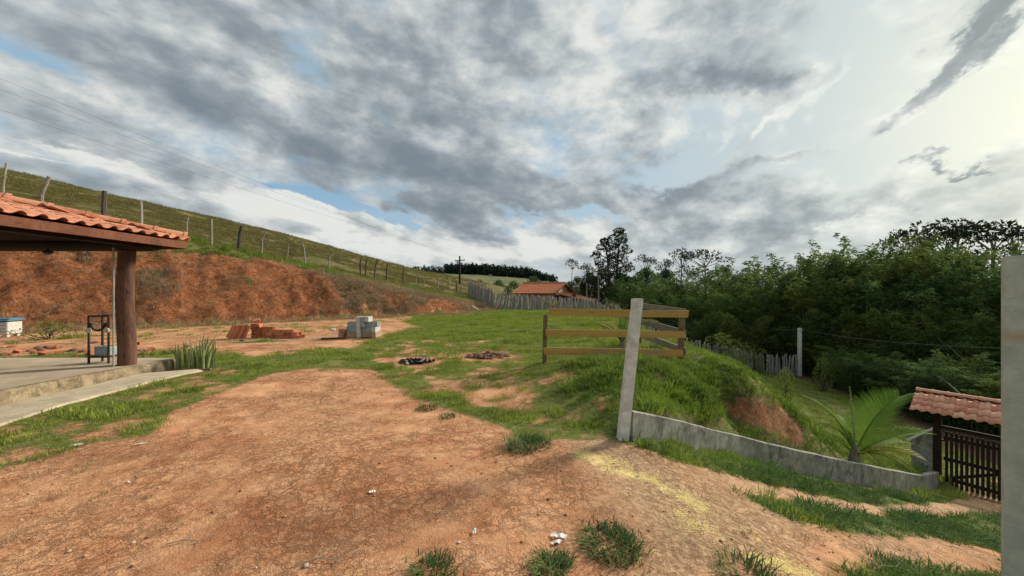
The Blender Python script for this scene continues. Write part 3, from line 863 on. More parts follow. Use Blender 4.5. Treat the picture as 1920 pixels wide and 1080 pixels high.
grow('lawn_grass', 'short bright green lawn grass growing over the red clay yard', [(-9, 3, 1.2, 9, 16000, .8), (-15, 6, 9, 18, 16000, 1.15), (-16, 8, 18, 32, 15000, 1.8), (3, 26, 8, 30, 9000, 1.9)], LAWN, pick_lawn)
RIGHT = [(1.2, 4.2), (14, 11.2), (14, 6), (6, 1.5), (2.2, 2.0), (1.4, 3.2)]
def pick_lush(x, y, s):
    gf, dry, face, edge, past, lush = cover(x, y, True)
    t = tallness(x, y)
    front = sstep(poly_sd(x, y, RIGHT), -.1, .2)
    pt = fbm(x * 1.7, y * 1.7, 107, 3)
    fr = front * (1 - t) > .5
    keep = (RNG.uniform(0, 1, len(x)) < gf * np.maximum(t, np.maximum(front, .9 * edge))) & (fr == (s < 0))
    k = abs(s) * RNG.uniform(.6, 1.2, len(x)) * (.55 + .75 * sstep(pt, .3, .7))
    hgt = k * (.72 - .30 * front) * RNG.uniform(.7, 1.4, len(x))
    return keep, np.stack([k, k, hgt], 1), np.full(len(x), .16)
grow('tall_grass', 'tall lush grass covering the mound behind the low wall', [(.8, 5.5, 2.0, 8, 9000, .8), (4, 14, 2.5, 13, 11000, .95), (-26, 0, 15, 36, 22000, 1.3)], LUSH, pick_lush)
grow('verge_grass', 'dark green grass on the verges between wall, track and drive', [(.8, 5.5, 2.0, 8, 7000, -.8), (4, 14, 2.5, 13, 10000, -.95)], BAND, pick_lush)
def pick_dry(x, y, s):
    gf, dry, face, edge, past, lush = cover(x, y)
    pr = face * (.10 + .6 * dry) * (past < .5)
    redm = sstep(poly_sd(x, y, POLY['red']), -.25, .1)
    foot = np.exp(-((bank_coord(x, y)[0] + .3) / .7) ** 2)
    # stalks also lie scattered on the bare clay
    sc0 = .022 * (1 - gf) * (y < 9)
    keep = RNG.uniform(0, 1, len(x)) < np.maximum(np.maximum(pr, redm * .8), np.maximum(foot * .35, sc0))
    k = s * RNG.uniform(.6, 1.3, len(x))
    return keep, np.stack([k, k, k * RNG.uniform(.5, 1.2, len(x))], 1), np.full(len(x), .35)
grow('dry_grass', 'withered grass hanging on the raked clay bank', [(-30, -1, 12, 33, 42000, 1.9), (3.5, 6.5, 6, 8.5, 900, .8), (-6, 5, 1.5, 8, 12000, .55)], DRY, pick_dry)
def pick_past(x, y, s):
    gf, dry, face, edge, past, lush = cover(x, y)
    keep = (RNG.uniform(0, 1, len(x)) < past * (1 - .8 * edge)) & (fbm(x * .3, y * .3, 111, 3) > .36)
    k = s * RNG.uniform(.5, 1.25, len(x))
    return keep, np.stack([k, k, k * .8], 1), np.full(len(x), .15)
grow('pasture_grass', 'olive pasture grass covering the hill above the post fence', [(-40, -3, 14, 45, 26000, .85), (-85, -5, 30, 95, 26000, 1.5)], PAST, pick_past)

# single tufts one can point at
def tuft(u, v, rad, h, n, label, mat='tuft_blade', seed=0, w=.009, lean=1.3):
    rad *= .85; h *= .72
    x, y, z = G(u, v)
    me = clump_mesh('grass_tuft', n, rad, h, w, lean, mat, 500 + seed)
    o = link('grass_tuft', me); o.location = (x, y, z)
    for nm, me in (('dry_stems', clump_mesh('dry_stems', n // 4, rad * 1.7, h * .55, w * .7, 1.9, 'dry_blade', 700 + seed)), ('stray_blades', clump_mesh('stray_blades', n // 6, rad * 1.6, h * .7, w, 1.5, mat, 800 + seed))):
        link(nm, me, o)['kind'] = 'stuff'
    return tag(o, label, 'grass tuft', 'grass tufts standing alone on the clay')
tuft(1142, 1030, .21, .15, 420, 'large spiky grass tuft on bare clay right of the white scrap', seed=1)
tuft(1030, 1066, .11, .12, 190, 'round grass tuft below the white scrap on the clay', seed=2)
tuft(1060, 1055, .055, .08, 70, 'tiny grass tuft touching the round tuft below the white scrap', seed=3)
tuft(812, 1072, .15, .10, 240, 'grass tuft at the bottom edge of the clay yard', seed=4)
tuft(990, 838, .26, .16, 480, 'bushy grass tuft at the corner of the yard before the leaning concrete post', seed=5)
tuft(800, 768, .17, .08, 200, 'flat grass tuft alone on clay, the farther of two', seed=6)
tuft(840, 782, .14, .07, 150, 'small flat grass tuft alone on clay, the nearer of two', seed=7)
tuft(1400, 1084, .2, .16, 170, 'sparse tall grass tuft beside the yellow sand in the foreground', seed=8)
tuft(1660, 1062, .16, .07, 160, 'low grass tuft with dry twigs on the lower clay strip', seed=9)

# ================================================================ trees
def leaf_tris(C, D, size, width, seed):
    """one narrow leaf (two triangles folded) at each centre C pointing along D"""
    r = np.random.default_rng(seed)
    n = len(C)
    D = D / np.maximum(np.linalg.norm(D, axis=1, keepdims=True), 1e-9)
    A = r.normal(0, 1, (n, 3)); S = np.cross(D, A); S /= np.maximum(np.linalg.norm(S, axis=1, keepdims=True), 1e-9)
    L = size * r.uniform(.6, 1.3, (n, 1)); W = width * r.uniform(.7, 1.2, (n, 1))
    p0 = C; p1 = C + D * L * .45 + S * W * .5; p2 = C + D * L; p3 = C + D * L * .45 - S * W * .5
    V = np.stack([p0, p1, p2, p3], 1).reshape(-1, 3)
    F = np.arange(4 * n).reshape(n, 4)
    return V, F
def bamboo_parts(seed, H0, nculm, spread):
    r = np.random.default_rng(seed)
    mb = MB(); C = []; D = []
    for k in range(nculm):
        a = r.uniform(0, 6.283); rr = spread * .35 * math.sqrt(r.uniform(0, 1)); bx, by = rr * math.cos(a), rr * math.sin(a)
        da = a + r.normal(0, .5); hh = H0 * r.uniform(.62, 1.05); ln = hh * r.uniform(.10, .42)
        def P(t):
            o = ln * t ** 2.3
            return np.array([bx + math.cos(da) * o, by + math.sin(da) * o, hh * (t - .10 * t ** 4 * (ln / hh) * 4)])
        mb.tube([P(t) for t in (0, .25, .5, .75, .92)], [.055, .05, .04, .022, .01], 5, False)
        for t in np.arange(.10, 1.0, .030):
            p = P(t); q = P(min(t + .03, 1)) - p; q /= np.linalg.norm(q)
            rl = (1.15 * math.sin(math.pi * min(1, t * .95 + .08)) + .16) * r.uniform(.5, 1.2)
            for b in range(2):
                aa = r.uniform(0, 6.283); bd = np.array([math.cos(aa), math.sin(aa), r.uniform(-.05, .5)])
                m = 8
                tt = r.uniform(.2, 1.0, m)
                c = p + bd * rl * tt[:, None] + r.normal(0, .07, (m, 3)); c[:, 2] -= .22 * rl * tt ** 2
                d = bd + r.normal(0, .55, (m, 3)); d[:, 2] -= .55
                C.append(c); D.append(d)
    C = np.concatenate(C); D = np.concatenate(D)
    k = C[:, 2] > .05
    V, F = leaf_tris(C[k], D[k], .34, .085, seed)
    return mb.mesh('culms', M['bamboo_culm']), new_mesh('foliage', V, F, [M['bamboo_leaf']])
def crown_mesh(name, clusters, per, size, width, mat, seed, droop=.2, flat=.55):
    r = np.random.default_rng(seed); C = []; D = []
    for (cx, cy, cz, cr) in clusters:
        m = int(per * (cr ** 1.6)); a = r.normal(0, 1, (m, 3)); a /= np.linalg.norm(a, axis=1, keepdims=True)
        q = a * (r.uniform(.35, 1, (m, 1)) ** .5) * cr; q[:, 2] *= flat
        C.append(q + (cx, cy, cz)); d = a + r.normal(0, .6, (m, 3)); d[:, 2] -= droop; D.append(d)
    C = np.concatenate(C); D = np.concatenate(D)
    V, F = leaf_tris(C, D, size, width, seed)
    return new_mesh(name, V, F, [M[mat]])
def shade_tree(seed, H0, rad, z0, mat='broad_leaf', bk='dark_bark', n=46, per=300, size=.26, width=.14, trunk=.22):
    """trunk with limbs that end in leaf clusters filling a crown from z0 to H0"""
    r = np.random.default_rng(seed); mb = MB(); cl = []
    top = H0 * .8
    mb.tube([(0, 0, -.3), (r.normal(0, .1), r.normal(0, .1), H0 * .3), (r.normal(0, .25), r.normal(0, .25), top)], [trunk, trunk * .7, trunk * .2], 7, False)
    for i in range(n):
        t = (i + .5) / n; a = i * 2.4 + r.normal(0, .4)
        z = z0 + (H0 - z0) * t
        prof = math.sqrt(max(0.02, 1 - (2 * t - .75) ** 2 * .8)) if t > .3 else .75 + .6 * t
        R = rad * prof * r.uniform(.45, 1.0)
        c = (R * math.cos(a), R * math.sin(a), z)
        zb = max(z0 * .6, z - R * .8)
        mb.tube([(0, 0, zb), (c[0] * .5, c[1] * .5, (zb + z) / 2 - .1), c], [.06, .035, .012], 4, False)
        cl.append(c + (rad * r.uniform(.20, .34),))
    return mb.mesh('trunk', M[bk]), crown_mesh('crown', cl, per, size, width, mat, seed, .25, .7)
def umbrella_tree(seed, H0, rad, tiers=1, mat='gum_leaf', per=120, pale='pale_bark'):
    r = np.random.default_rng(seed); mb = MB(); cl = []
    mb.tube([(0, 0, -.3), (r.normal(0, .2), r.normal(0, .2), H0 * .5), (0, 0, H0 * .86)], [.17, .12, .07], 6, False)
    for ti in range(tiers):
        zc = H0 * (1 - .17 * ti); nb = 11 if ti == 0 else 8
        for i in range(nb):
            a = i * 2.4 + r.normal(0, .3); R = rad * math.sqrt((i + .3) / nb) * (1 if ti == 0 else 1.15)
            if ti: R = rad * r.uniform(.55, 1.1)
            c = (R * math.cos(a), R * math.sin(a), zc - .62 * (R / rad) ** 2 * rad * .6 + r.normal(0, .22))
            zb = zc - rad * .9
            mb.tube([(0, 0, zb), (c[0] * .6, c[1] * .6, (zb + c[2]) / 2), c], [.05, .03, .012], 4, False)
            cl.append(c + (rad * r.uniform(.20, .36),))
    return mb.mesh('trunk', M[pale]), crown_mesh('crown', cl, per, .30, .13, mat, seed, .1, .38)
def place_tree(name, meshes, loc, rz, s, label, cat, group=None, sz=None, parts=('trunk', 'crown')):
    t = thing(name, label, cat, loc, rz, group)
    t.scale = (s, s, sz or s)
    for nm, me in zip(parts, meshes):
        link(nm, me, t)
    return t
BAM = [bamboo_parts(200 + i, 9.5, 24, 3.2) for i in range(5)]
r = np.random.default_rng(5)
# the grove: photo column, distance, crown top row, width factor
def bz(x, y): return h1(x, y) if y < 110 else -6
grove = []
for (u, D, top) in [(1185, 52, 512), (1225, 47, 508), (1265, 45, 500), (1300, 43, 500), (1340, 41, 495), (1380, 38, 492), (1420, 36, 488), (1460, 34.5, 490), (1500, 33, 482), (1545, 32, 452), (1580, 31.5, 448), (1618, 31, 438), (1650, 30, 433), (1690, 29.5, 448),
                    (1725, 28.5, 452), (1765, 27.5, 455), (1805, 27, 452), (1850, 26, 455), (1895, 25, 460), (1950, 24, 455), (2020, 22, 450), (2110, 20, 450),
                    (1240, 41, 545), (1285, 38.5, 545), (1330, 36, 535), (1372, 34, 530), (1410, 32, 525), (1450, 31, 520), (1492, 30, 515), (1530, 29, 505), (1570, 28.5, 500), (1612, 28, 492), (1655, 27.3, 495), (1700, 26.5, 500), (1742, 25.5, 505), (1790, 24.6, 505), (1838, 23.8, 505), (1888, 22.8, 505), (1945, 21.5, 500),
                    (1310, 33.5, 585), (1352, 32, 575), (1395, 30.5, 570), (1436, 29.6, 565), (1478, 28.8, 560), (1520, 27.6, 560), (1562, 27, 556), (1604, 26.4, 552), (1648, 25.6, 556), (1694, 24.8, 560), (1740, 24, 560), (1784, 23, 565), (1832, 22, 560), (1880, 21, 560),
                    (1690, 19.5, 668), (1745, 18.2, 672), (1800, 17.2, 668), (1850, 16.2, 664), (1900, 15.4, 660), (1640, 21.5, 655), (1590, 23.5, 650),
                    (1555, 26, 612), (1610, 25.2, 615), (1668, 24.2, 618), (1722, 23.0, 622), (1776, 22, 620), (1828, 21, 618), (1880, 20, 620)]:
    grove.append((u + r.normal(0, 7), D + r.normal(0, .5), top + r.normal(0, 7)))
for i, (u, D, top) in enumerate(grove):
    x = (u - 960) / 720 * D
    z0 = bz(x, D) - .15
    hgt = CAMZ + (HZ - top) / 720 * D - z0
    s = hgt / 9.4
    k = max(.62, min(1.15, s * 1.15))
    lab, gp = (('tall feathery bamboo clump of the rear row, its plumes against the sky', 'bamboo clumps of the rear row of the grove'), ('dark green bamboo clump of the middle of the dense grove', 'bamboo clumps in the middle of the grove'),
               ('low dark bamboo clump along the foot of the grove', 'low bamboo clumps at the foot of the grove'))[0 if top < 515 and i < 22 else (1 if top < 600 else 2)]
    place_tree('bamboo_clump', BAM[i % 5], (x, D, z0), r.uniform(0, 6.28), k, lab, 'bamboo', gp, s, ('culms', 'foliage'))
# trees around and behind the grove
def up(u, D, top):
    x = (u - 960) / 720 * D
    z0 = bz(x, D) - .2 if D < 95 else hill_h(np.array([x]), np.array([D]))[0] - .2
    return x, D, z0, CAMZ + (HZ - top) / 720 * D - z0
big = shade_tree(301, 10, 3.1, 2.2, 'gum_leaf', 'pale_bark', 90, 300, .24, .13, .25)
x, y, z, h = up(1150, 58, 428)
def airy(seed):
    rr = np.random.default_rng(seed); mb = MB(); cl = []
    for (ox, oz, lean) in ((-.9, 8.8, -.7), (.75, 9.9, .8)):
        mb.tube([(0, 0, -.3), (ox * .3, 0, 3.5), (ox, lean * .2, oz)], [.25, .16, .04], 6, False)
        n = 34
        for i in range(n):
            t = (i + .5) / n; zz = 2.2 + (oz - 2.2) * t; R = (3.0 * (1 - t) ** .75 + .35) * rr.uniform(.35, 1.0); a = i * 2.4 + rr.normal(0, .3)
            bx = ox * (.3 + .7 * t); c = (bx + R * math.cos(a), R * math.sin(a), zz + R * .12)
            mb.tube([(bx, 0, zz - R * .35), ((bx + c[0]) / 2, c[1] / 2, zz - R * .12), c], [.05, .03, .012], 4, False)
            cl.append(c + (rr.uniform(.30, .52),))
        cl.append((ox, 0, oz, .4))
    return mb.mesh('trunk', M['dark_bark']), crown_mesh('crown', cl, 380, .22, .12, 'gum_leaf', seed, .1, .5)
place_tree('tall_tree', airy(311), (x, y, z), .2, h / 10.1, 'tall airy tree with twin pointed tops rising above the tile roofed house', 'tree')
UM = [umbrella_tree(330, 10, 1.6, 1), umbrella_tree(331, 10, 1.9, 2), umbrella_tree(332, 10, 1.8, 3)]
SH = [shade_tree(340 + i, 9, 2.9, .8) for i in range(3)]
for u, D, top, k, sk, lab in [
        (1073, 66, 488, 0, .6, 'thin slender tree with one small flat tuft on top beside the tall airy tree'),
        (1100, 70, 498, 1, .7, 'thin umbrella topped tree in the gap between slender tree and tall airy tree'),
        (1212, 60, 484, 1, .75, 'small umbrella topped tree just right of the tall airy tree'),
        (1245, 62, 490, 2, .7, 'low layered umbrella tree above the pale end of the bamboo grove'),
        (1278, 60, 474, 1, .85, 'umbrella topped tree with a flat upper tier above the bamboo'),
        (1322, 58, 473, 2, 1.15, 'widest umbrella crowned tree above the bamboo, arching to the right'),
        (1735, 44, 428, 1, 1.0, 'flat topped tree directly behind the tallest bamboo plumes'),
        (1700, 45, 438, 2, .7, 'ragged dark tree between bamboo plumes and flat topped tree'),
        (1795, 43, 422, 2, .85, 'round umbrella crowned tree standing alone in the bright sky'),
        (1862, 40, 424, 2, 1.1, 'broad umbrella crowned tree above the concrete pillar side of the grove'),
        (1905, 39, 428, 1, 1.0, 'umbrella crowned tree right behind the concrete pillar'), (1770, 46, 440, 0, 1.2, 'small flat crowned tree low between two umbrella crowned trees')]:
    x, y, z, h = up(u, D, top)
    place_tree('umbrella_tree', UM[k], (x, y, z), r.uniform(0, 6), h / 10 * sk, lab, 'tree', 'umbrella crowned trees behind the grove', h / 10.1)
for u, D, top, k, sk in [(1082, 62, 520, 0, .75), (1105, 60, 512, 1, .8), (1130, 62, 505, 2, .9), (1165, 56, 510, 0, .9), (1190, 54, 520, 1, .8), (1068, 70, 530, 2, .7), (1210, 58, 505, 2, .9), (1250, 60, 505, 0, .9)]:
    x, y, z, h = up(u, D, top)
    place_tree('shade_tree', SH[k], (x, y, z), r.uniform(0, 6), sk * .9, 'dark round crowned tree in the thicket between house and bamboo grove', 'tree', 'dark trees in the thicket behind the house', h / 9.2)
for u, D, top, lab in [(1122, 55, 520, 'bare pale trunk standing clear of the thicket, nearer the bamboo'), (1100, 57, 530, 'bare pale trunk standing clear of the thicket, nearer the house')]:
    x, y, z, h = up(u, D, top)
    m = MB().tube([(0, 0, -.3), (.05, 0, h * .5), (0, 0, h)], [.15, .12, .09], 7)
    o = m.build('bare_trunk', M['pale_bark']); o.location = (x, y, z); tag(o, lab, 'tree trunk')
# bushes on the far pasture and beside the picket fence
BU = shade_tree(360, 2.2, 1.25, .3, 'broad_leaf', 'dark_bark', 22, 420, .16, .10, .06)
PB = shade_tree(361, 2.2, 1.25, .3, 'young_leaf', 'dark_bark', 18, 300, .14, .08, .04)
for u, D, top, hh, lab in [(952, 62, 540, None, 'dark round bush beside the left end of the tiled roof'), (935, 180, 527, None, 'small round bush on the far pasture, right one of the pair on the fence line'),
                       (900, 175, 527, None, 'small round bush on the far pasture, left one of the pair on the fence line'), (962, 150, 531, None, 'small bush on the far pasture just above the tiled roof'),
                       (470, 66, 430, 1.0, 'tiny dark bush on the skyline of the pasture hill'), (1000, 170, 522, None, 'dark bush under the far wood above the tiled roof')]:
    x = (u - 960) / 720 * D
    z0 = (h1(x, D) if D < 95 else float(hill_h(np.array([x]), np.array([D]))[0])) - .15
    hgt = hh or max(1.0, CAMZ + (HZ - top) / 720 * D - z0)
    place_tree('round_bush', BU, (x, D, z0), r.uniform(0, 6), hgt / 2.2, lab, 'bush', None, hgt / 2.2)
for u, v, D, hh, k, lab in [(1352, 650, 25.5, 2.2, 1.1, 'pale green bush leaning over the picket fence'), (1400, 655, 27, 2.0, 1.2, 'greyish low bush behind the middle of the lower picket fence'),
                         (1473, 0, 18.0, 1.6, .45, 'young leafy sapling before the end of the lower picket fence'), (1545, 0, 21.5, 1.9, .5, 'young pale leafed sapling on the dark soil right of the concrete pole'),
                         (1840, 0, 17, 2.4, 1.0, 'olive bush at the foot of the grove behind the gate roof')]:
    x = (u - 960) / 720 * D; z0 = h1(x, D) - .1
    place_tree('leafy_bush', PB, (x, D, z0), r.uniform(0, 6), k * hh / 2.2, lab, 'bush', None, hh / 2.2)
x, y, z = G(93, 636)
place_tree('leafy_bush', PB, (x, y, z - .1), 1.0, .5, 'low green weed bush at the foot of the clay bank beside the white box', 'bush', None, .30)
# far wood on the ridge: reads as one dark mass
def far_wood():
    rr = np.random.default_rng(9); C = []; D = []; mb = MB()
    for i in range(420):
        u = 836 + 205 * (i / 420.0) + rr.normal(0, 2.0); dd = rr.uniform(385, 425); x = (u - 960) / 720 * dd
        z = float(hill_h(np.array([x]), np.array([dd]))[0]); hh = rr.uniform(7.5, 12.0) * (1 - .35 * sstep(np.array(u), 985, 1040))
        if u > 1010 and rr.uniform() < .55: continue
        m = 46; t = rr.uniform(.12, 1, m); R = 1.9 * (1.05 - t) ** .6
        a = rr.uniform(0, 6.28, m)
        C.append(np.stack([x + R * np.cos(a), dd + R * np.sin(a), z + hh * t], 1)); D.append(rr.normal(0, 1, (m, 3)) + (0, 0, .3))
        mb.tube([(x, dd, z - .5), (x, dd, z + hh * .6)], [.25, .15], 3, False)
    for u0, u1, n, hmax, dd0 in ((778, 828, 26, 7.0, 300), ):
        for i in range(n):
            u = rr.uniform(u0, u1); dd = dd0 + rr.uniform(-10, 10); x = (u - 960) / 720 * dd; z = float(hill_h(np.array([x]), np.array([dd]))[0]); hh = rr.uniform(3.0, hmax)
            m = 46; t = rr.uniform(.1, 1, m); a = rr.uniform(0, 6.28, m); R = 1.6
            C.append(np.stack([x + R * np.cos(a), dd + R * np.sin(a), z + hh * t], 1)); D.append(rr.normal(0, 1, (m, 3)))
    C = np.concatenate(C); D = np.concatenate(D); V, F = leaf_tris(C, D, 1.9, 1.3, 3)
    V2 = np.array(mb.v); F2 = np.array(mb.f) + len(V)
    me = new_mesh('far_wood', np.concatenate([V, V2]), np.concatenate([F, F2]), [M['pine_far']])
    tag(link('far_wood', me), 'dark strip of wood along the far ridge', None, None, 'stuff')
far_wood()

# ================================================================ materials for built things
def tile_mat(g, bs, out):
    pos = g.n('ShaderNodeNewGeometry').outputs['Position']
    rnd = g.n('ShaderNodeObjectInfo').outputs['Random']
    n = g.noise(pos, 9, 5, .65); n2 = g.noise(pos, 60, 3, .6)
    c = g.mix(g.ss(rnd, .1, .9), (.34, .115, .060, 1), (.66, .27, .155, 1)); c = g.mix(g.ss(rnd, .93, .95, 0, .6), c, (.20, .11, .08, 1))
    c = g.mix(g.ss(n, .35, .7), c, (.62, .30, .18, 1))
    c = g.mix(g.ss(g.noise(pos, 2.2, 5, .7), .56, .72, 0, .55), c, (.22, .12, .08, 1))
    c = g.mix(g.ss(n2, .6, .75, 0, .5), c, (.25, .13, .09, 1))
    g.put(bs.inputs['Base Color'], c); bs.inputs['Roughness'].default_value = .85
    bump(g, bs, n2, .4, .004)
material('terracotta', tile_mat)
def pale_tile(g, bs, out):
    pos = g.n('ShaderNodeNewGeometry').outputs['Position']
    rnd = g.n('ShaderNodeObjectInfo').outputs['Random']
    n = g.noise(pos, 12, 5, .65)
    c = g.mix(rnd, (.56, .23, .14, 1), (.80, .44, .29, 1))
    c = g.mix(g.ss(n, .5, .75, 0, .6), c, (.72, .50, .33, 1))
    c = g.mix(g.ss(g.noise(pos, 4, 5, .7), .58, .75, 0, .5), c, (.25, .15, .11, 1))
    g.put(bs.inputs['Base Color'], c); bs.inputs['Roughness'].default_value = .85
material('pale_terracotta', pale_tile)
def brick_mat(g, bs, out):
    pos = g.n('ShaderNodeNewGeometry').outputs['Position']
    rnd = g.n('ShaderNodeObjectInfo').outputs['Random']
    n = g.noise(pos, 30, 5, .65)
    c = g.mix(rnd, (.40, .12, .055, 1), (.62, .24, .12, 1))
    c = g.mix(g.ss(n, .5, .75, 0, .5), c, (.55, .33, .2, 1))
    g.put(bs.inputs['Base Color'], c)
    bump(g, bs, n, .5, .004)
material('brick_clay', brick_mat)
def wood(name, a, b, dark, sc=5.0, rings=True, axis=(0.12, 1, 1), bmp=.5):
    def fn(g, bs, out):
        tc = g.n('ShaderNodeTexCoord').outputs['Object']
        rnd = g.n('ShaderNodeObjectInfo').outputs['Random']
        p = g.v('ADD', g.v('MULTIPLY', tc, axis), g.comb(rnd, g.m('MULTIPLY', rnd, 7.0), 0.0))
        n = g.noise(p, sc, 6, .68, .6); n2 = g.noise(p, sc * 7, 4, .6)
        c = g.mix(g.ss(n, .3, .7), a, b)
        c = g.mix(g.ss(n2, .52, .7, 0, .65), c, dark)
        c = g.mix(g.m('MULTIPLY', rnd, .35), c, dark)
        c = g.mix(g.ss(g.noise(g.v('ADD', tc, g.comb(rnd, rnd, rnd)), 7, 2, .4), .70, .76, 0, .7), c, dark)
        c = g.mix(g.ss(g.noise(tc, 1.4, 5, .7), .50, .68, 0, .35), c, (.30, .27, .22, 1)) if name == 'fresh_board' else c
        g.put(bs.inputs['Base Color'], c); bs.inputs['Roughness'].default_value = .8
        bump(g, bs, n2, bmp, .006)
    material(name, fn)
wood('fresh_board', (.46, .25, .058, 1), (.64, .39, .105, 1), (.26, .14, .05, 1), 4)
wood('grey_board', (.20, .17, .13, 1), (.33, .29, .22, 1), (.10, .08, .06, 1), 4)
wood('weathered_stake', (.20, .18, .16, 1), (.48, .45, .41, 1), (.07, .06, .05, 1), 6, axis=(1, 1, .12))
wood('pen_post', (.15, .10, .055, 1), (.26, .18, .10, 1), (.07, .05, .03, 1), 4)
wood('pale_post', (.24, .21, .16, 1), (.42, .38, .31, 1), (.12, .10, .08, 1), 6, axis=(1, 1, .12))
wood('charred_post', (.055, .045, .035, 1), (.12, .10, .08, 1), (.02, .018, .015, 1), 6, axis=(1, 1, .12))
wood('log_post', (.075, .033, .022, 1), (.21, .105, .068, 1), (.03, .014, .010, 1), 4.0, axis=(1, 1, .2), bmp=.8)
wood('red_fascia', (.14, .048, .024, 1), (.23, .088, .045, 1), (.05, .02, .012, 1), 3)
wood('dark_beam', (.020, .011, .008, 1), (.042, .022, .015, 1), (.015, .009, .007, 1), 4)
wood('gate_slat', (.028, .014, .011, 1), (.055, .028, .020, 1), (.012, .008, .007, 1), 5, axis=(1, 1, .12))
def concrete(name, a, b, stain, amt=.8, sc=1.0, streak=True, moss=0.0):
    def fn(g, bs, out):
        pos = g.n('ShaderNodeNewGeometry').outputs['Position']
        n = g.noise(pos, 5 * sc, 6, .65); n2 = g.noise(pos, 45 * sc, 5, .7)
        c = g.mix(g.ss(n, .3, .7), a, b)
        c = g.mix(g.ss(n2, .52, .7, 0, .5), c, tuple(v * .55 for v in a[:3]) + (1,))
        if streak:
            st = g.noise(g.v('MULTIPLY', pos, (1, 1, .6)), 4.5 * sc, 8, .78, 1.0)
            c = g.mix(g.m('MULTIPLY', g.ss(st, .50, .66), amt), c, stain)
            st2 = g.noise(g.v('MULTIPLY', pos, (1, 1, .28)), 15 * sc, 7, .78, .6)
            c = g.mix(g.m('MULTIPLY', g.ss(st2, .54, .72), amt * .7), c, stain)
        c = g.mix(g.m('MULTIPLY', g.ss(g.noise(pos, 130, 2, .5), .64, .70), .55), c, tuple(v * .35 for v in a[:3]) + (1,))
        c = g.mix(g.ss(g.noise(pos, 1.6 * sc, 5, .7), .54, .70, 0, .4), c, stain)
        if moss:
            c = g.mix(g.m('MULTIPLY', g.ss(g.noise(pos, 7, 6, .7), .48, .62), moss), c, (.055, .06, .025, 1))
        g.put(bs.inputs['Base Color'], c); bs.inputs['Roughness'].default_value = .9
        bump(g, bs, g.m('ADD', n2, n), .5, .006)
    material(name, fn)
concrete('wall_concrete', (.22, .21, .17, 1), (.44, .42, .36, 1), (.055, .055, .05, 1), .85, 1, True, .25)
concrete('post_concrete', (.52, .51, .46, 1), (.74, .73, .67, 1), (.22, .20, .17, 1), .5, 2.2, False)
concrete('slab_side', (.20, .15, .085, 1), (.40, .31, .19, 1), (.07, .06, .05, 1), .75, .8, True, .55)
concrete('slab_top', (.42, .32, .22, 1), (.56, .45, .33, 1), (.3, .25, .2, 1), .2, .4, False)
concrete('apron', (.40, .34, .23, 1), (.60, .50, .36, 1), (.2, .15, .1, 1), .3, .7, False)
concrete('block_grey', (.22, .27, .28, 1), (.38, .43, .43, 1), (.1, .1, .1, 1), .2, 3, False)
concrete('block_white', (.45, .43, .38, 1), (.62, .59, .52, 1), (.2, .17, .14, 1), .3, 3, False)
concrete('block_soiled', (.36, .24, .15, 1), (.48, .36, .24, 1), (.2, .12, .08, 1), .3, 3, False)
concrete('plaster_house', (.42, .34, .22, 1), (.52, .43, .29, 1), (.2, .17, .13, 1), .3, .6)
def simple(name, c, rough=.6, metal=0.0, bumpy=0.0):
    def fn(g, bs, out):
        pos = g.n('ShaderNodeNewGeometry').outputs['Position']
        n = g.noise(pos, 14, 5, .65)
        g.put(bs.inputs['Base Color'], g.mix(g.ss(n, .3, .7), tuple(v * .72 for v in c[:3]) + (1,), c))
        bs.inputs['Roughness'].default_value = rough; bs.inputs['Metallic'].default_value = metal
        if bumpy:
            bump(g, bs, n, bumpy, .01)
    material(name, fn)
simple('rusty_iron', (.05, .035, .028, 1), .7); simple('wire', (.05, .05, .05, 1), .5, .6); simple('pale_wire', (.16, .17, .15, 1), .5, .2)
simple('white_plastic', (.62, .62, .56, 1), .5); simple('blue_plastic', (.10, .25, .36, 1), .5); simple('grey_pvc', (.36, .35, .32, 1), .5)
simple('pale_pipe', (.33, .30, .24, 1), .6); simple('paper', (.80, .79, .74, 1), .8); simple('galvanised', (.30, .38, .38, 1), .4, .6)
simple('dry_brush', (.34, .30, .22, 1), .9); simple('charcoal', (.02, .02, .02, 1), .9); simple('pale_stone', (.55, .45, .33, 1), .9)
simple('pale_plank', (.50, .38, .26, 1), .8); simple('soil_clod', (.30, .13, .065, 1), .95, 0, .8); simple('dark_clod', (.17, .105, .075, 1), .95, 0, .8); simple('shadow_glass', (.02, .02, .02, 1), .2)

# ================================================================ veranda on the left
EX, EY, EZ, KS = -6.3, 7.44, 2.555, .25          # roof corner, eave height, slope
def wavy(pitch, L, th, amp, nseg=9):
    """one clay roof tile: a cover half and a channel half; length along +x (up the slope), width along y"""
    V = []; F = []
    for e, xx in enumerate((0, L)):
        for s in (0, 1):
            for k in range(nseg):
                t = k / (nseg - 1); y = (t - .5) * pitch * 1.06
                z = amp * math.cos(2 * math.pi * (t - .28) * .95) * (1.0 if math.cos(2 * math.pi * (t - .28) * .95) > 0 else .55)
                taper = 1 - .06 * e
                V.append((xx, y * taper, z + (0 if s == 0 else -th) + (.018 if e == 0 else 0)))
    i = lambda e, s, k: (e * 2 + s) * nseg + k
    for k in range(nseg - 1):
        F += [(i(0, 0, k), i(0, 0, k + 1), i(1, 0, k + 1), i(1, 0, k)), (i(0, 1, k + 1), i(0, 1, k), i(1, 1, k), i(1, 1, k + 1)), (i(0, 0, k + 1), i(0, 0, k), i(0, 1, k), i(0, 1, k + 1)), (i(1, 0, k), i(1, 0, k + 1), i(1, 1, k + 1), i(1, 1, k))]
    for k in (0, nseg - 1):
        F.append((i(0, 0, k), i(1, 0, k), i(1, 1, k), i(0, 1, k)))
    return V, F
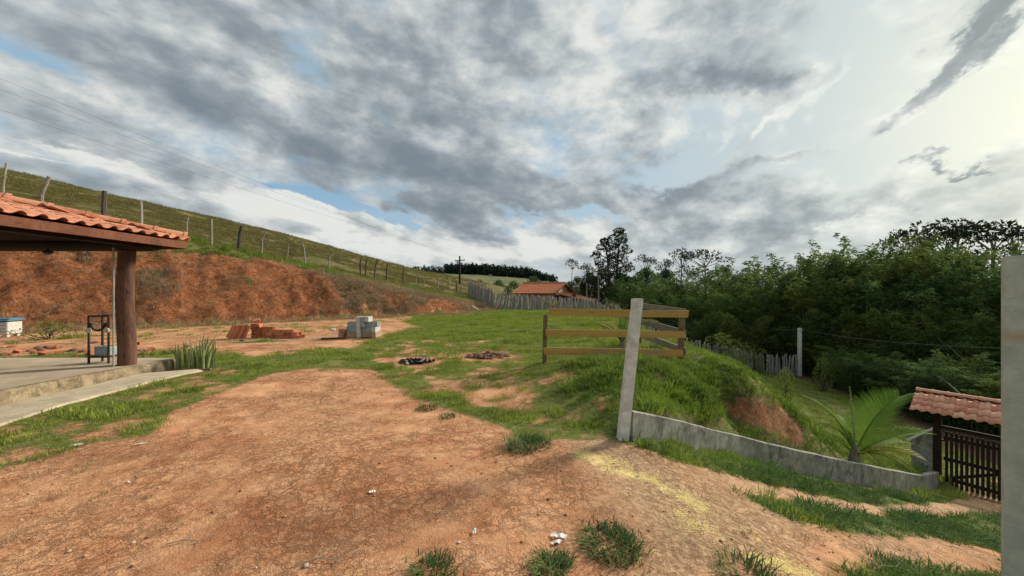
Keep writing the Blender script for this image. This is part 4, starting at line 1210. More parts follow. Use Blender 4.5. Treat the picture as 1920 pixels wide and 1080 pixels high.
def cap_mesh(name, L, r, mat, collar=True):
    mb = MB(); n = 8
    def ring(x, rr, th):
        return [(x, rr * math.cos(math.pi * k / n), rr * .8 * math.sin(math.pi * k / n)) for k in range(n + 1)]
    R = [ring(0, r * 1.12, 0), ring(.05, r * 1.12, 0), ring(.055, r, 0), ring(L, r * .84, 0), ring(L, r * .74, 0), ring(0, r * .98, 0)]
    V = [p for q in R for p in q]; F = []
    for a in range(len(R)):
        b = (a + 1) % len(R)
        for k in range(n):
            F.append((a * (n + 1) + k, a * (n + 1) + k + 1, b * (n + 1) + k + 1, b * (n + 1) + k))
    mb.add(V, F)
    return mb.mesh(name, M[mat], True)
def build_veranda():
    rr = random.Random(3)
    t = thing('veranda', 'open veranda with clay tile roof on a dark round log post', 'veranda', (-6.9, 7.0, 0))
    def P(name, mb, mat, smooth=False, parent=t):
        o = mb.build(name, M[mat], parent, smooth)
        if parent is t:
            o.matrix_parent_inverse = t.matrix_basis.inverted()
        return o
    # floor slab with an uneven worn edge
    xs = np.linspace(-6.68, -16.5, 12); ys = np.linspace(1.0, 7.72, 42)
    V = []; F = []
    for j, y in enumerate(ys):
        wob = .035 * (vnoise(np.array(y * 2.2), np.array(1.5), 5) - .5) + .02 * (vnoise(np.array(y * 9.), np.array(2.5), 6) - .5)
        ztop = .31 - .02 * (y - 4.5) + .02 * (vnoise(np.array(y * 1.3), np.array(3.3), 8) - .5)
        V += [(-6.68 + wob + .03, y, -.12), (-6.68 + wob, y, ztop - .035), (-6.70 + wob * .6, y, ztop - .006), (-6.76, y, ztop)]
    for j in range(len(ys) - 1):
        for k in range(3):
            a = j * 4 + k
            F.append((a, a + 1, a + 5, a + 4))
    mb = MB().add(V, F)
    n = len(ys) - 1
    mb.add([(-6.65, 7.72, -.12), (-6.68, 7.72, .20), (-6.76, 7.72, .245), (-16.5, 7.72, .245), (-16.5, 7.72, -.12)], [(0, 1, 2, 3, 4)])
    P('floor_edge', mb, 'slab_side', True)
    mb = MB(); V = []; F = []
    for j, y in enumerate(ys):
        ztop = .31 - .02 * (y - 4.5) + .02 * (vnoise(np.array(y * 1.3), np.array(3.3), 8) - .5)
        V += [(-6.755, y, ztop + .001), (-16.5, y, .315 - .02 * (y - 4.5))]
    for j in range(n):
        F.append((2 * j, 2 * j + 1, 2 * j + 3, 2 * j + 2))
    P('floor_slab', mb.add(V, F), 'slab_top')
    # log post
    pts = []; rad = []
    for k in range(15):
        z = .20 + 2.12 * k / 14
        pts.append((-6.95 + .012 * math.sin(z * 3), 6.92 + .01 * math.cos(z * 2.3), z)); rad.append(.132 - .010 * k / 14 + .002 * math.sin(z * 9))
    P('log_post', MB().tube(pts, rad, 20), 'log_post', True)
    # beams
    P('beam', MB().tube([(-6.4, 6.9, 2.40), (-11, 6.9, 2.41), (-17, 6.9, 2.40)], [.095, .10, .105], 10), 'dark_beam', True)
    P('beam', MB().bar((-6.72, 1.0, 2.46), (-6.72, 7.3, 2.46), .12, .15, .01), 'dark_beam')
    P('beam', MB().bar((-9.5, 6.9, 2.75), (-17, 6.9, 2.75), .14, .30, .01), 'dark_beam')
    for k in range(8):
        y = 6.7 - k * .72
        P('rafter', MB().bar((-6.36, y, 2.50), (-9.8, y, 2.50 + KS * 3.44), .06, .10, .004), 'dark_beam')
    P('fascia', MB().bar((EX + .02, 1.0, 2.462), (EX + .02, EY - .02, 2.472), .03, .135, .004), 'red_fascia')
    P('fascia', MB().bar((EX, EY - .03, 2.462), (-16.5, EY - .03, 2.472), .03, .135, .004), 'red_fascia')
    # roof: boarding, then tiles row by row
    W = 3.6
    rf = MB().add([(EX + .01, 1.0, EZ - .03), (EX + .01, EY, EZ - .03), (EX - W, EY - W, EZ - .03 + KS * W), (EX - W, 1.0, EZ - .03 + KS * W), (-16.5, EY, EZ - .03), (-16.5, EY - W, EZ - .03 + KS * W)],
                  [(0, 1, 2, 3), (1, 4, 5, 2)])
    roof = P('roof', rf, 'dark_beam')
    pit, L = .228, .375
    sl = math.atan(KS)
    me = bpy.data.meshes.new('tile'); V, F = wavy(pit, L * 1.10, .014, .038)
    me.from_pydata(V, [], F); me.materials.append(M['terracotta']); me.polygons.foreach_set('use_smooth', [True] * len(me.polygons)); me.update()
    cnt = 0
    for c in range(28):
        y = EY - .115 - c * pit
        for k in range(10):
            run = k * L * math.cos(sl)
            if run > (EY - y) + .08 or run > W - .2: break
            if c > 22 and k > 5: break
            o = link('tile', me, roof)
            # parent matrix is identity for roof in world after inverse
            o.location = (EX + .075 - run, y + rr.uniform(-.004, .004), EZ + .020 + KS * run + rr.uniform(-.003, .003))
            o.rotation_euler = (rr.uniform(-.012, .012), -(-sl) if False else -(math.pi - math.pi) , math.pi)
            o.rotation_euler = (rr.uniform(-.015, .015), -sl + rr.uniform(-.01, .01), math.pi + rr.uniform(-.012, .012))
            cnt += 1
    capm = cap_mesh('ridge_tile', .50, .115, 'terracotta')
    for k in range(12):
        s = .02 + k * .295
        o = link('ridge_tile', capm, roof)
        o.location = (EX + .03 - s, EY + .0 - s, EZ + .065 + KS * s + rr.uniform(-.004, .004))
        o.rotation_euler = (0, -math.atan(KS / math.sqrt(2)), math.radians(225) + rr.uniform(-.02, .02))
    # far slope of the hip, the same tiles turned to the back
    for c in range(0, 14):
        x = EX - .115 - c * pit
        for k in range(5):
            run = k * L * math.cos(sl)
            if run > (EX - x) + .08: break
            o = link('tile', me, roof)
            o.location = (x, EY + .075 - run, EZ + .020 + KS * run)
            o.rotation_euler = (0, -sl, -math.pi / 2)
            cnt += 1
    print('veranda tiles', cnt)
    return t
build_veranda()
# concrete apron along the slab foot
def build_apron():
    V = []; F = []
    ys = np.linspace(1.0, 7.55, 60)
    for j, y in enumerate(ys):
        out = -5.98 + .14 * (vnoise(np.array(y * 1.2), np.array(.5), 3) - .5) + .05 * (vnoise(np.array(y * 6.), np.array(.5), 4) - .5)
        if y > 6.4: out += .12 * (y - 6.4)
        inn = -6.66 + max(0, y - 6.9) * 1.55
        z = max(h1(out, y), -.01) + .03
        V += [(inn, y, z + .02), ((inn + out) / 2, y, z + .006), (out - .01, y, z), (out + .01, y, z - .09)]
    for j in range(len(ys) - 1):
        for k in range(3):
            a = j * 4 + k; F.append((a, a + 1, a + 5, a + 4))
    o = MB().add(V, F).build('path', M['apron'], None, True)
    tag(o, None, None, None, 'structure')
build_apron()
o = MB().tube([(-6.975, 6.72, .23), (-6.985, 6.73, 2.35)], .013, 8).build('drain_pipe', M['grey_pvc'], None, True)
tag(o, 'thin pale grey pipe standing against the left side of the log post', 'pipe')
o = MB().tube([(-8.1, 6.7, 2.35), (-8.1, 6.7, 2.30)], .02, 8).tube([(-8.1, 6.7, 2.30), (-8.1, 6.7, 2.27), (-8.1, 6.7, 2.23)], [.05, .075, .03], 10).build('hanging_lamp', M['rusty_iron'], None, True)
tag(o, 'small unlit lamp hanging under the veranda beam', 'lamp')

# iron stand with a concrete block on its lower shelf
def build_stand():
    x0, y0 = -7.60, 7.18; z0 = .262
    t = thing('iron_stand', 'tall narrow rusty iron stand with curved brace beside the log post', 'stand', (x0, y0, z0), .10)
    w, d, h = .33, .26, .88
    for sx in (-1, 1):
        for sy in (-1, 1):
            MB().bar((sx * w / 2, sy * d / 2, 0), (sx * w / 2, sy * d / 2, h), .026, .026).build('leg', M['rusty_iron'], t)
    mb = MB()
    for z in (h - .01, .12):
        for s in (-1, 1):
            mb.bar((-w / 2 - .012, s * d / 2, z), (w / 2 + .012, s * d / 2, z), .028, .028); mb.bar((s * w / 2, -d / 2, z + .001), (s * w / 2, d / 2, z + .001), .027, .026)
    mb.build('shelf_frame', M['rusty_iron'], t)
    mb = MB().bar((-w / 2, -d / 2 - .02, h - .17), (-.10, -d / 2 - .02, h - .17), .02, .075).bar((.10, -d / 2 - .02, h - .17), (w / 2, -d / 2 - .02, h - .17), .02, .075)
    pts = [(.11 * math.cos(a), -d / 2 - .02, h - .17 + .10 * math.sin(a)) for a in np.linspace(math.pi, 2 * math.pi, 11)]
    mb.tube(pts, .018, 6)
    mb.build('curved_brace', M['rusty_iron'], t)
    for s in (-1, 1):
        MB().tube([(s * .15, -d / 2 - .035, h - .27), (s * .15, -d / 2 - .01, h - .27)], .045, 12).build('round_plate', M['white_plastic'], t)
    b = MB()
    bx, by, bz_ = .26, .16, .17
    b.box((0, -by / 2 + .0125, bz_ / 2), (bx, .025, bz_), None, .003).box((0, by / 2 - .0125, bz_ / 2), (bx, .025, bz_), None, .003)
    for xx in (-bx / 2 + .0125, 0, bx / 2 - .0125):
        b.box((xx, 0, bz_ / 2 - .001), (.024, by - .05, bz_ - .004))
    o = b.build('concrete_block', M['block_grey']); o.location = (x0 + .01, y0, z0 + .136); o.rotation_euler = (0, 0, .12)
    tag(o, 'hollow grey concrete block resting on the lower shelf of the iron stand', 'concrete block')
build_stand()

# white box with a blue lid at the foot of the bank
def build_box():
    x, y, z = G(4, 650); x, y = -17.0, 12.8; z = h1(x, y) + .12
    t = thing('storage_box', 'white slatted plastic box with a faded blue lid by the clay bank', 'box', (x, y, z - .12), .25); t.scale = (.85, .85, .82)
    mb = MB().box((0, 0, .36), (.80, .60, .50), None, .02)
    mb.build('body', M['white_plastic'], t)
    for k in range(3):
        MB().box((.12, -.304, .22 + k * .13), (.42, .012, .035)).build('vent_slot', M['grey_pvc'], t)
    MB().box((0, 0, .68), (.92, .72, .05), None, .015).box((0, .05, .73), (.84, .6, .05), None, .015).build('lid', M['blue_plastic'], t)
    for sx in (-1, 1):
        for sy in (-1, 1):
            MB().box((sx * .3, sy * .2, .055), (.12, .12, .11)).build('foot', M['block_white'], t)
build_box()

# snake plant by the slab corner
def build_snake():
    x, y, z = G(370, 690)
    t = thing('snake_plant', 'dense snake plant with upright pale edged leaves at the veranda corner', 'plant', (x, y, z))
    rr = random.Random(4)
    for i in range(56):
        a = rr.uniform(0, 6.28); R = .30 * math.sqrt(rr.random()); bx, by = R * 1.15 * math.cos(a), R * .8 * math.sin(a)
        h = rr.uniform(.34, .70) * (1 - .2 * R / .3); w = rr.uniform(.034, .052); lean = rr.uniform(.01, .09) + (0.26 if rr.random() < .08 else 0)
        da = a + rr.gauss(0, .5); sa = rr.uniform(0, 3.14); sx, sy = math.cos(sa), math.sin(sa)
        V = []; F = []
        for k in range(6):
            q = k / 5; ww = w * (1 - q ** 3) * (.75 + .5 * q) / 2 + .003
            o_ = lean * q ** 1.6; cx, cy, cz = bx + math.cos(da) * o_, by + math.sin(da) * o_, h * q
            V += [(cx - sx * ww, cy - sy * ww, cz), (cx + sy * .008, cy - sx * .008, cz), (cx + sx * ww, cy + sy * ww, cz)]
        for k in range(5):
            for j in range(2):
                F.append((k * 3 + j, k * 3 + j + 1, k * 3 + j + 4, k * 3 + j + 3))
        MB().add(V, F).build('leaf', M['snake_leaf'], t, True)
build_snake()

# ================================================================ piles on the clay
def pile_piece(name, me, loc, rot, parent):
    o = link(name, me, parent); o.location = loc; o.rotation_euler = rot
    return o
def hollow_block(L, W, Hh, mat, name='block', cells=2, th=.025):
    b = MB()
    b.box((0, -W / 2 + th / 2, 0), (L, th, Hh), None, .003).box((0, W / 2 - th / 2, 0), (L, th, Hh), None, .003)
    for k in range(cells + 1):
        b.box((-L / 2 + th / 2 + (L - th) * k / cells, 0, 0), (th, W - 2 * th + .002, Hh - .004))
    return b.mesh(name, M[mat])
def hollow_brick(mat='brick_clay'):
    """clay brick with its holes running lengthwise, open at both ends"""
    b = MB(); L, W, Hh, th = .24, .19, .115, .016
    for s in (-1, 1):
        b.box((0, 0, s * (Hh / 2 - th / 2)), (L, W, th), None, .002)
    for k in range(4):
        b.box((0, -W / 2 + th / 2 + (W - th) * k / 3, 0), (L - .002, th, Hh - 2 * th + .002))
    b.box((0, 0, 0), (L - .004, W - .004, th * .8))
    return b.mesh('brick', M[mat])
def build_piles():
    rr = random.Random(12)
    # clay roof tiles leaning like books
    x0, y0, z0 = G(437, 635); x1, y1, _ = G(480, 636)
    t = thing('roof_tile_row', 'row of bright orange clay tiles leaning like books beside the brick heap', 'roof tiles', (x0 - .10, y0, z0)); t.scale = (.72, .72, .72)
    V, F = wavy(.21, .62, .018, .035, 7); me = bpy.data.meshes.new('tile'); me.from_pydata(V, [], F); me.materials.append(M['brick_clay']); me.update()
    n = 15
    for i in range(n):
        q = i / (n - 1)
        pile_piece('tile', me, (-.12 + q * (x1 - x0 - .18), rr.uniform(-.06, .06) + .05, .02), (math.radians(90), math.radians(-60 - 8 * q) + rr.uniform(-.06, .06), rr.uniform(-.06, .06)), t)
    me_b = hollow_brick()
    # hollow bricks stacked beside
    x0, y0, z0 = G(474, 634)
    t = thing('brick_pile', 'low heap of orange hollow clay bricks topped by a tilted pink brick', 'brick pile', (x0, y0, z0)); t.scale = (.74, .8, .8)
    for r_ in range(5):
        for c in range(2):
            pile_piece('brick', me_b, (.10 + c * .20 + rr.uniform(-.02, .02), rr.uniform(-.05, .05), .06 + r_ * .117), (0, 0, math.pi / 2 + rr.uniform(-.08, .08)), t)
    pile_piece('brick', me_b, (.20, -.03, .71), (.35, -.25, .5), t)
    xr = .46
    for (cx, cz, rz) in [(.62, 0, 0), (.88, 0, .1), (1.14, 0, -.1), (1.40, 0, .05), (1.66, 0, .3), (1.90, 0, -.1), (.60, 1, .1), (.86, 1, -.05), (1.12, 1, .05), (1.39, 1, 0), (1.68, 1, .2), (.64, 2, 0), (.92, 2, .15), (1.20, 2, -.1), (1.5, 2, .1), (1.78, 2, .5), (1.98, 1, .15), (.60, 3, .1), (.86, 3, .0), (2.1, 0, .5)]:
        cx *= .93; pile_piece('brick', me_b, (cx, rr.uniform(-.08, .08), .06 + cz * .117), (rr.uniform(-.04, .04), rr.uniform(-.05, .05), rz), t)
        if cz < 2:
            pile_piece('brick', me_b, (cx + .05, .24 + rr.uniform(-.03, .03), .06 + cz * .117), (0, rr.uniform(-.05, .05), rz + .1), t)
    # grey and white blocks
    x0, y0, z0 = G(645, 632)
    t = thing('block_pile', 'stepped pile of grey and white concrete blocks beside the clay bank', 'block pile', (x0, y0, z0)); t.scale = (.92, .92, .88)
    mg, mw, ms = hollow_block(.39, .14, .19, 'block_grey'), hollow_block(.39, .14, .19, 'block_white'), hollow_block(.39, .14, .19, 'block_soiled')
    B = {'g': mg, 'w': mw, 's': ms}
    up_ = (0, 0, 0); end = (0, math.pi / 2, 0)
    rows = [[('s', .32, 0), ('w', .60, 1), ('s', .86, 0), ('s', 1.16, 1)],
            [('g', .30, 0), ('w', .58, 1), ('g', .84, 0), ('w', 1.12, 1)],
            [('g', .32, 0), ('w', .60, 1), ('g', .76, 1), ('g', 1.02, 0)],
            [('w', .56, 1), ('g', .72, 1), ('w', .90, 1)]]
    for k, row in enumerate(rows):
        for (m, cx, e) in row:
            for dy in (0, .17) if k < 3 else (0,):
                pile_piece('block', B[m], (cx + rr.uniform(-.02, .02), dy + rr.uniform(-.03, .03), .095 + k * .195), (0, 0, (math.pi / 2 if e else 0) + rr.uniform(-.12, .12)), t)
    pile_piece('brick', me_b, (-.02, -.05, .25), (0, .1, .1), t)
    pile_piece('block', ms, (-.02, -.05, .095), (0, 0, 1.5), t)
    o = MB().tube([G(432, 642)[:2] + (.06,), G(520, 640)[:2] + (.05,), G(600, 633)[:2] + (.04,), G(650, 628)[:2] + (.05,)], .035, 8).build('long_pipe', M['pale_pipe'], None, True)
    tag(o, 'long pale pipe lying on clay before the brick pile', 'pipe')
    a, b = G(603, 637), G(648, 636)
    o = MB().bar((a[0], a[1], a[2] + .03), (b[0], b[1], b[2] + .03), .1, .05).build('loose_board', M['red_fascia'])
    tag(o, 'short reddish board lying flat before the block pile', 'board')
    for u, v, s, lab, m_ in [(452, 641, .07, 'small dark stone at the near end of the long pipe', 'charcoal'), (502, 638, .06, 'small white stone resting against the long pipe', 'block_white'), (625, 620, .10, 'pale stone left of the block pile', 'block_white')]:
        x, y, z = G(u, v); o = rock(s, rr.randint(0, 999), m_); o.location = (x, y, z + s * .3); tag(o, lab, 'stone')
    # rubble strip behind the veranda floor
    t = thing('rubble_strip', 'broken bricks and clods strewn along the back of the veranda floor', 'rubble', (-12, 9.6, 0))
    for i in range(95):
        x = rr.uniform(-14.5, -8.0); y = 9.4 + rr.gauss(0, .75) + (x + 12) * -.05
        s = rr.uniform(.03, .10)
        if i % 7 == 0:
            o = link('brick', me_b, t); o.scale = (.6, .6, .6); o.rotation_euler = (rr.uniform(-.5, .5), rr.uniform(-.3, .3), rr.uniform(0, 3)); o.location = (x + 12, y - 9.6, h1(x, y) + .04)
        else:
            o = rock(s, i, ('soil_clod', 'dark_clod', 'soil_clod')[i % 3] if i % 7 else 'pale_stone', 'stone'); o.parent = t
            o.location = (x + 12, y - 9.6, h1(x, y) + s * .15)
_rocks = {}
def rock(s, seed, mat, name='stone'):
    k = (seed % 6, mat)
    if k not in _rocks:
        import bmesh
        bm = bmesh.new(); bmesh.ops.create_icosphere(bm, subdivisions=2, radius=1)
        rg = np.random.default_rng(seed % 6)
        off = rg.uniform(0, 50, 3)
        for v in bm.verts:
            n = float(vnoise(np.array(v.co.x * 1.3 + off[0] + v.co.z), np.array(v.co.y * 1.3 + off[1]), 3)) - .5
            v.co *= 1 + n * .7; v.co.z *= .6; v.co.x *= 1.25
        me = bpy.data.meshes.new(name); bm.to_mesh(me); bm.free(); me.materials.append(M[mat]); _rocks[k] = me
    o = link(name, _rocks[k]); o.scale = (s, s, s); o.rotation_euler = (0, 0, seed * 1.7)
    return o
build_piles()
# clods and pebbles scattered over the trodden yard, too many to count
def build_pebbles():
    n = 3800
    x = RNG.uniform(-8, 9, n); y = 1.3 + 11 * RNG.uniform(0, 1, n) ** 1.4
    gf = cover(x, y)[0]
    k = (gf < .3) & ~blocked(x, y); x, y = x[k], y[k]
    z = H(x, y); n = len(x)
    base = np.array([(1, 0, 0), (-1, 0, 0), (0, 1, 0), (0, -1, 0), (0, 0, .7), (0, 0, -.5)], float)
    tri = np.array([(0, 2, 4), (2, 1, 4), (1, 3, 4), (3, 0, 4), (2, 0, 5), (1, 2, 5), (3, 1, 5), (0, 3, 5)])
    s = .004 + .013 * RNG.uniform(0, 1, n) ** 3
    a = RNG.uniform(0, 6.28, n)
    B = base[None] * RNG.uniform(.6, 1.3, (n, 6, 1)) * s[:, None, None]
    X = B[..., 0] * np.cos(a)[:, None] - B[..., 1] * np.sin(a)[:, None] + x[:, None]; Y = B[..., 0] * np.sin(a)[:, None] + B[..., 1] * np.cos(a)[:, None] + y[:, None]
    V = np.stack([X, Y, B[..., 2] + z[:, None] + s[:, None] * .2], -1).reshape(-1, 3)
    F = (tri[None] + 6 * np.arange(n)[:, None, None]).reshape(-1, 3)
    def fn(g, bs, out):
        r_ = g.n('ShaderNodeNewGeometry').outputs['Random Per Island']
        c = g.mix(g.ss(r_, .0, .9), (.24, .10, .05, 1), (.48, .25, .14, 1)); c = g.mix(g.ss(r_, .90, .92), c, (.62, .55, .44, 1))
        g.put(bs.inputs['Base Color'], c)
    material('pebble', fn)
    tag(link('gravel', new_mesh('gravel', V, F, [M['pebble']])), 'crumbs of clay and pebbles strewn over the trodden yard', None, None, 'stuff')
    # dry straws
    n = 1500
    x = RNG.uniform(-6, 7, n); y = 1.4 + 7 * RNG.uniform(0, 1, n) ** 1.3
    k = (cover(x, y)[0] < .4) & ~blocked(x, y) & (fbm(x * 1.1, y * 1.1, 203, 3) > .5); x, y = x[k], y[k]; n = len(x); z = H(x, y) + .006
    a = RNG.uniform(0, 6.28, n); L = RNG.uniform(.02, .11, n); w = .0022
    dx, dy = np.cos(a), np.sin(a)
    V = np.stack([np.stack([x - dy * w, y + dx * w, z], 1), np.stack([x + dy * w, y - dx * w, z], 1), np.stack([x + dx * L, y + dy * L, z + .012], 1)], 1).reshape(-1, 3)
    material('straw', lambda g, bs, out: g.put(bs.inputs['Base Color'], (.48, .38, .22, 1)))
    tag(link('straw_litter', new_mesh('straw_litter', V, np.arange(3 * n).reshape(n, 3), [M['straw']])), 'dry straws lying on the clay', None, None, 'stuff')
build_pebbles()
def yellow_sand():
    """loose grains of the spilled yellow sand"""
    lines = [([(1090, 855), (1130, 862), (1180, 885), (1225, 905), (1270, 928), (1318, 955)], .085, 5200), ([(1275, 965), (1300, 985), (1345, 1005)], .08, 1100), ([(1420, 1048), (1465, 1062), (1520, 1085)], .07, 2000)]
    X = []; Y = []
    for pts, r_, n in lines:
        w = np.array([G(*p)[:2] for p in pts]); k = RNG.uniform(0, len(w) - 1.001, n); i = k.astype(int); f = (k - i)[:, None]
        p = w[i] * (1 - f) + w[i + 1] * f + RNG.normal(0, r_, (n, 2)); X.append(p[:, 0]); Y.append(p[:, 1])
    x = np.concatenate(X); y = np.concatenate(Y); k = fbm(x * 6, y * 6, 301, 3) > .44; x, y = x[k], y[k]; n = len(x); z = H(x, y)
    base = np.array([(1, 0, 0), (-.5, .87, 0), (-.5, -.87, 0), (0, 0, .8)]); tri = np.array([(0, 1, 3), (1, 2, 3), (2, 0, 3)])
    s = .0022 + .0042 * RNG.uniform(0, 1, n) ** 2
    V = (base[None] * s[:, None, None] * RNG.uniform(.7, 1.3, (n, 4, 1)) + np.stack([x, y, z + .002], 1)[:, None]).reshape(-1, 3)
    F = (tri[None] + 4 * np.arange(n)[:, None, None]).reshape(-1, 3)
    material('sand_grain', lambda g, bs, out: g.put(bs.inputs['Base Color'], (.88, .70, .28, 1)))
    tag(link('sand', new_mesh('sand', V, F, [M['sand_grain']])), 'spilled yellow sand in streaks across the drive', None, None, 'stuff')
yellow_sand()
def burnt_patch():
    rr = random.Random(8)
    x, y, z = ASH
    t = thing('ash_heap', 'black burnt heap of charcoal and ash on the lawn', 'ash heap', (x, y, z))
    for i in range(70):
        a = rr.uniform(0, 6.28); R = .42 * math.sqrt(rr.random()); s = rr.uniform(.012, .036)
        o = rock(s, i, 'charcoal' if i % 5 else 'block_white', 'lump'); o.parent = t
        o.location = (R * math.cos(a), R * .8 * math.sin(a), .02 + .05 * (1 - R / .42)); o.rotation_euler = (rr.uniform(0, 3), rr.uniform(0, 3), 0)
    x, y, z = SOILHEAP
    t = thing('soil_heap', 'low heap of dry brown earth and dead stalks on the lawn', 'soil heap', (x, y, z))
    for i in range(110):
        a = rr.uniform(0, 6.28); R = .55 * math.sqrt(rr.random()); s = rr.uniform(.02, .06)
        o = rock(s, i, 'dark_clod' if i % 4 else 'soil_clod', 'clod'); o.parent = t
        o.location = (R * math.cos(a), R * .7 * math.sin(a), .01 + .10 * (1 - R / .55))
burnt_patch()
def litter():
    rr = random.Random(77)
    def scrap(u, v, L, W, rz, lab, mat='paper', cat='paper scrap'):
        x, y, z = G(u, v)
        V = []; F = []; n = 5
        for i in range(n + 1):
            for j in range(3):
                V.append(((i / n - .5) * L * (1 + .1 * rr.uniform(-1, 1)), (j / 2 - .5) * W * (1 + .3 * rr.uniform(-1, 1)), .008 + .012 * rr.random()))
        for i in range(n):
            for j in range(2):
                F.append((i * 3 + j, i * 3 + j + 1, i * 3 + j + 4, i * 3 + j + 3))
        o = MB().add(V, F).build('paper_scrap', M[mat]); o.location = (x, y, z); o.rotation_euler = (0, 0, rz); tag(o, lab, cat)
    scrap(1048, 1008, .10, .035, -.2, 'crumpled white scrap on clay, the farther one')
    scrap(1044, 1020, .075, .03, .5, 'crumpled white scrap on clay, the nearer one')
    scrap(890, 1000, .022, .05, .1, 'tiny white chip standing out on the clay')
    scrap(143, 838, .11, .05, .1, 'flat pale chip at the edge of the left grass', 'pale_stone', 'stone chip')
    scrap(262, 836, .12, .02, .7, 'thin white sliver at the grass edge on the left', 'paper', 'sliver')
    scrap(698, 924, .045, .03, .2, 'small white pebble like scrap in the middle of the yard', 'paper', 'paper scrap')
    for u, v, s, lab in [(575, 1066, .014, 'pale pebble beside a dead twig at the front of the yard'), (250, 1023, .011, 'pale pebble in the left front of the yard'), (130, 1037, .009, 'smallest pale pebble in the left front corner of the yard')]:
        x, y, z = G(u, v); o = rock(s, 3, 'pale_stone'); o.location = (x, y, z + .005); tag(o, lab, 'pebble')
    for u, v, L, lab in [(555, 1062, .35, 'forked dead twig on clay at the front of the yard'), (1640, 1075, .30, 'pale dead twig on the lower grass strip'), (310, 1025, .3, 'thin straw coloured stalk on clay at the left front')]:
        x, y, z = G(u, v); mb = MB()
        pts = [(0, 0, .012), (L * .3, L * .12, .02), (L * .62, L * .10, .014), (L, L * .3, .03)]
        mb.tube(pts, [.0035, .003, .0025, .0015], 5).tube([pts[1], (L * .45, L * .38, .04)], [.0035, .0015], 5).tube([pts[2], (L * .8, -L * .1, .02)], [.003, .001], 5)
        o = mb.build('twig', M['dry_brush']); o.location = (x, y, z); tag(o, lab, 'twig')
litter()

# ================================================================ fences
def stake_mesh(seed, h, w=.11, rnd=.3):
    rr = random.Random(seed); mb = MB(); n = 6; pts = []
    rad = []
    for k in range(4):
        q = k / 3; pts.append((rr.uniform(-.012, .012) + .02 * math.sin(q * 3 + seed), rr.uniform(-.01, .01), h * q)); rad.append(w / 2 * (1 - .18 * q) * rr.uniform(.9, 1.08))
    mb.tube(pts, rad, n)
    if rr.random() < .5:          # chopped, slanting top
        for i in range(len(mb.v) - n, len(mb.v)):
            v = mb.v[i]; mb.v[i] = (v[0], v[1], v[2] + (v[0]) * 1.1)
    return mb.mesh('stake', M['weathered_stake'], False)
STK = [stake_mesh(i, 1.5, .12) for i in range(9)]
def picket(name, label, P, step, hfun, leanf, seed, wsc=1.0):
    rr = random.Random(seed)
    L = sum(math.dist(a, b) for a, b in zip(P[:-1], P[1:]))
    ox, oy = P[0]
    t = thing(name, label, 'fence', (ox, oy, h1(ox, oy)))
    oz = h1(ox, oy); s = 0; cnt = 0
    while s < L and cnt < 299:
        q = s; 
        for a, b in zip(P[:-1], P[1:]):
            l = math.dist(a, b)
            if q <= l: break
            q -= l
        x = a[0] + (b[0] - a[0]) * q / l; y = a[1] + (b[1] - a[1]) * q / l
        dx, dy = (b[0] - a[0]) / l, (b[1] - a[1]) / l
        hh = hfun(s / L) * rr.uniform(.90, 1.08); w = rr.uniform(.7, 1.25) * wsc
        o = link('stake', STK[rr.randrange(9)], t)
        ln = leanf(s / L) + rr.gauss(0, .045)
        o.location = (x - ox + rr.uniform(-.02, .02), y - oy + rr.uniform(-.05, .05), h1(x, y) - oz - .10)
        az = math.atan2(dy, dx)
        o.rotation_euler = (rr.gauss(0, .03), ln, az)
        o.scale = (w, w, (hh + .1) / 1.5)
        s += step * w * rr.uniform(.85, 1.25); cnt += 1
    # one wire holding the stakes
    return t
picket('picket_fence', 'long row of grey split stakes closing the far end of the lawn', [(-4.75, 42.0), (-3.9, 37.5), (-2.55, 33.2), (-1.5, 30.3), (2.0, 29.8), (5.0, 29.7), (7.8, 29.6)], .100,
       lambda q: float(np.interp(q, [0, .3, .42, .6, .8, 1], [1.35, 1.35, 1.38, 1.36, 1.06, .82])), lambda q: float(np.interp(q, [0, .35, .5, .62, .72, 1], [.02, .05, .22, .20, .06, .0])), 1)
picket('picket_fence', 'lower row of grey stakes running down behind the grassy mound', [(7.95, 29.4), (8.6, 26.5), (9.2, 24.9), (11.5, 25.4), (14.5, 26.2), (17.4, 26.9), (19.9, 26.8)], .105,
       lambda q: 1.35, lambda q: 0.0, 2, .95)
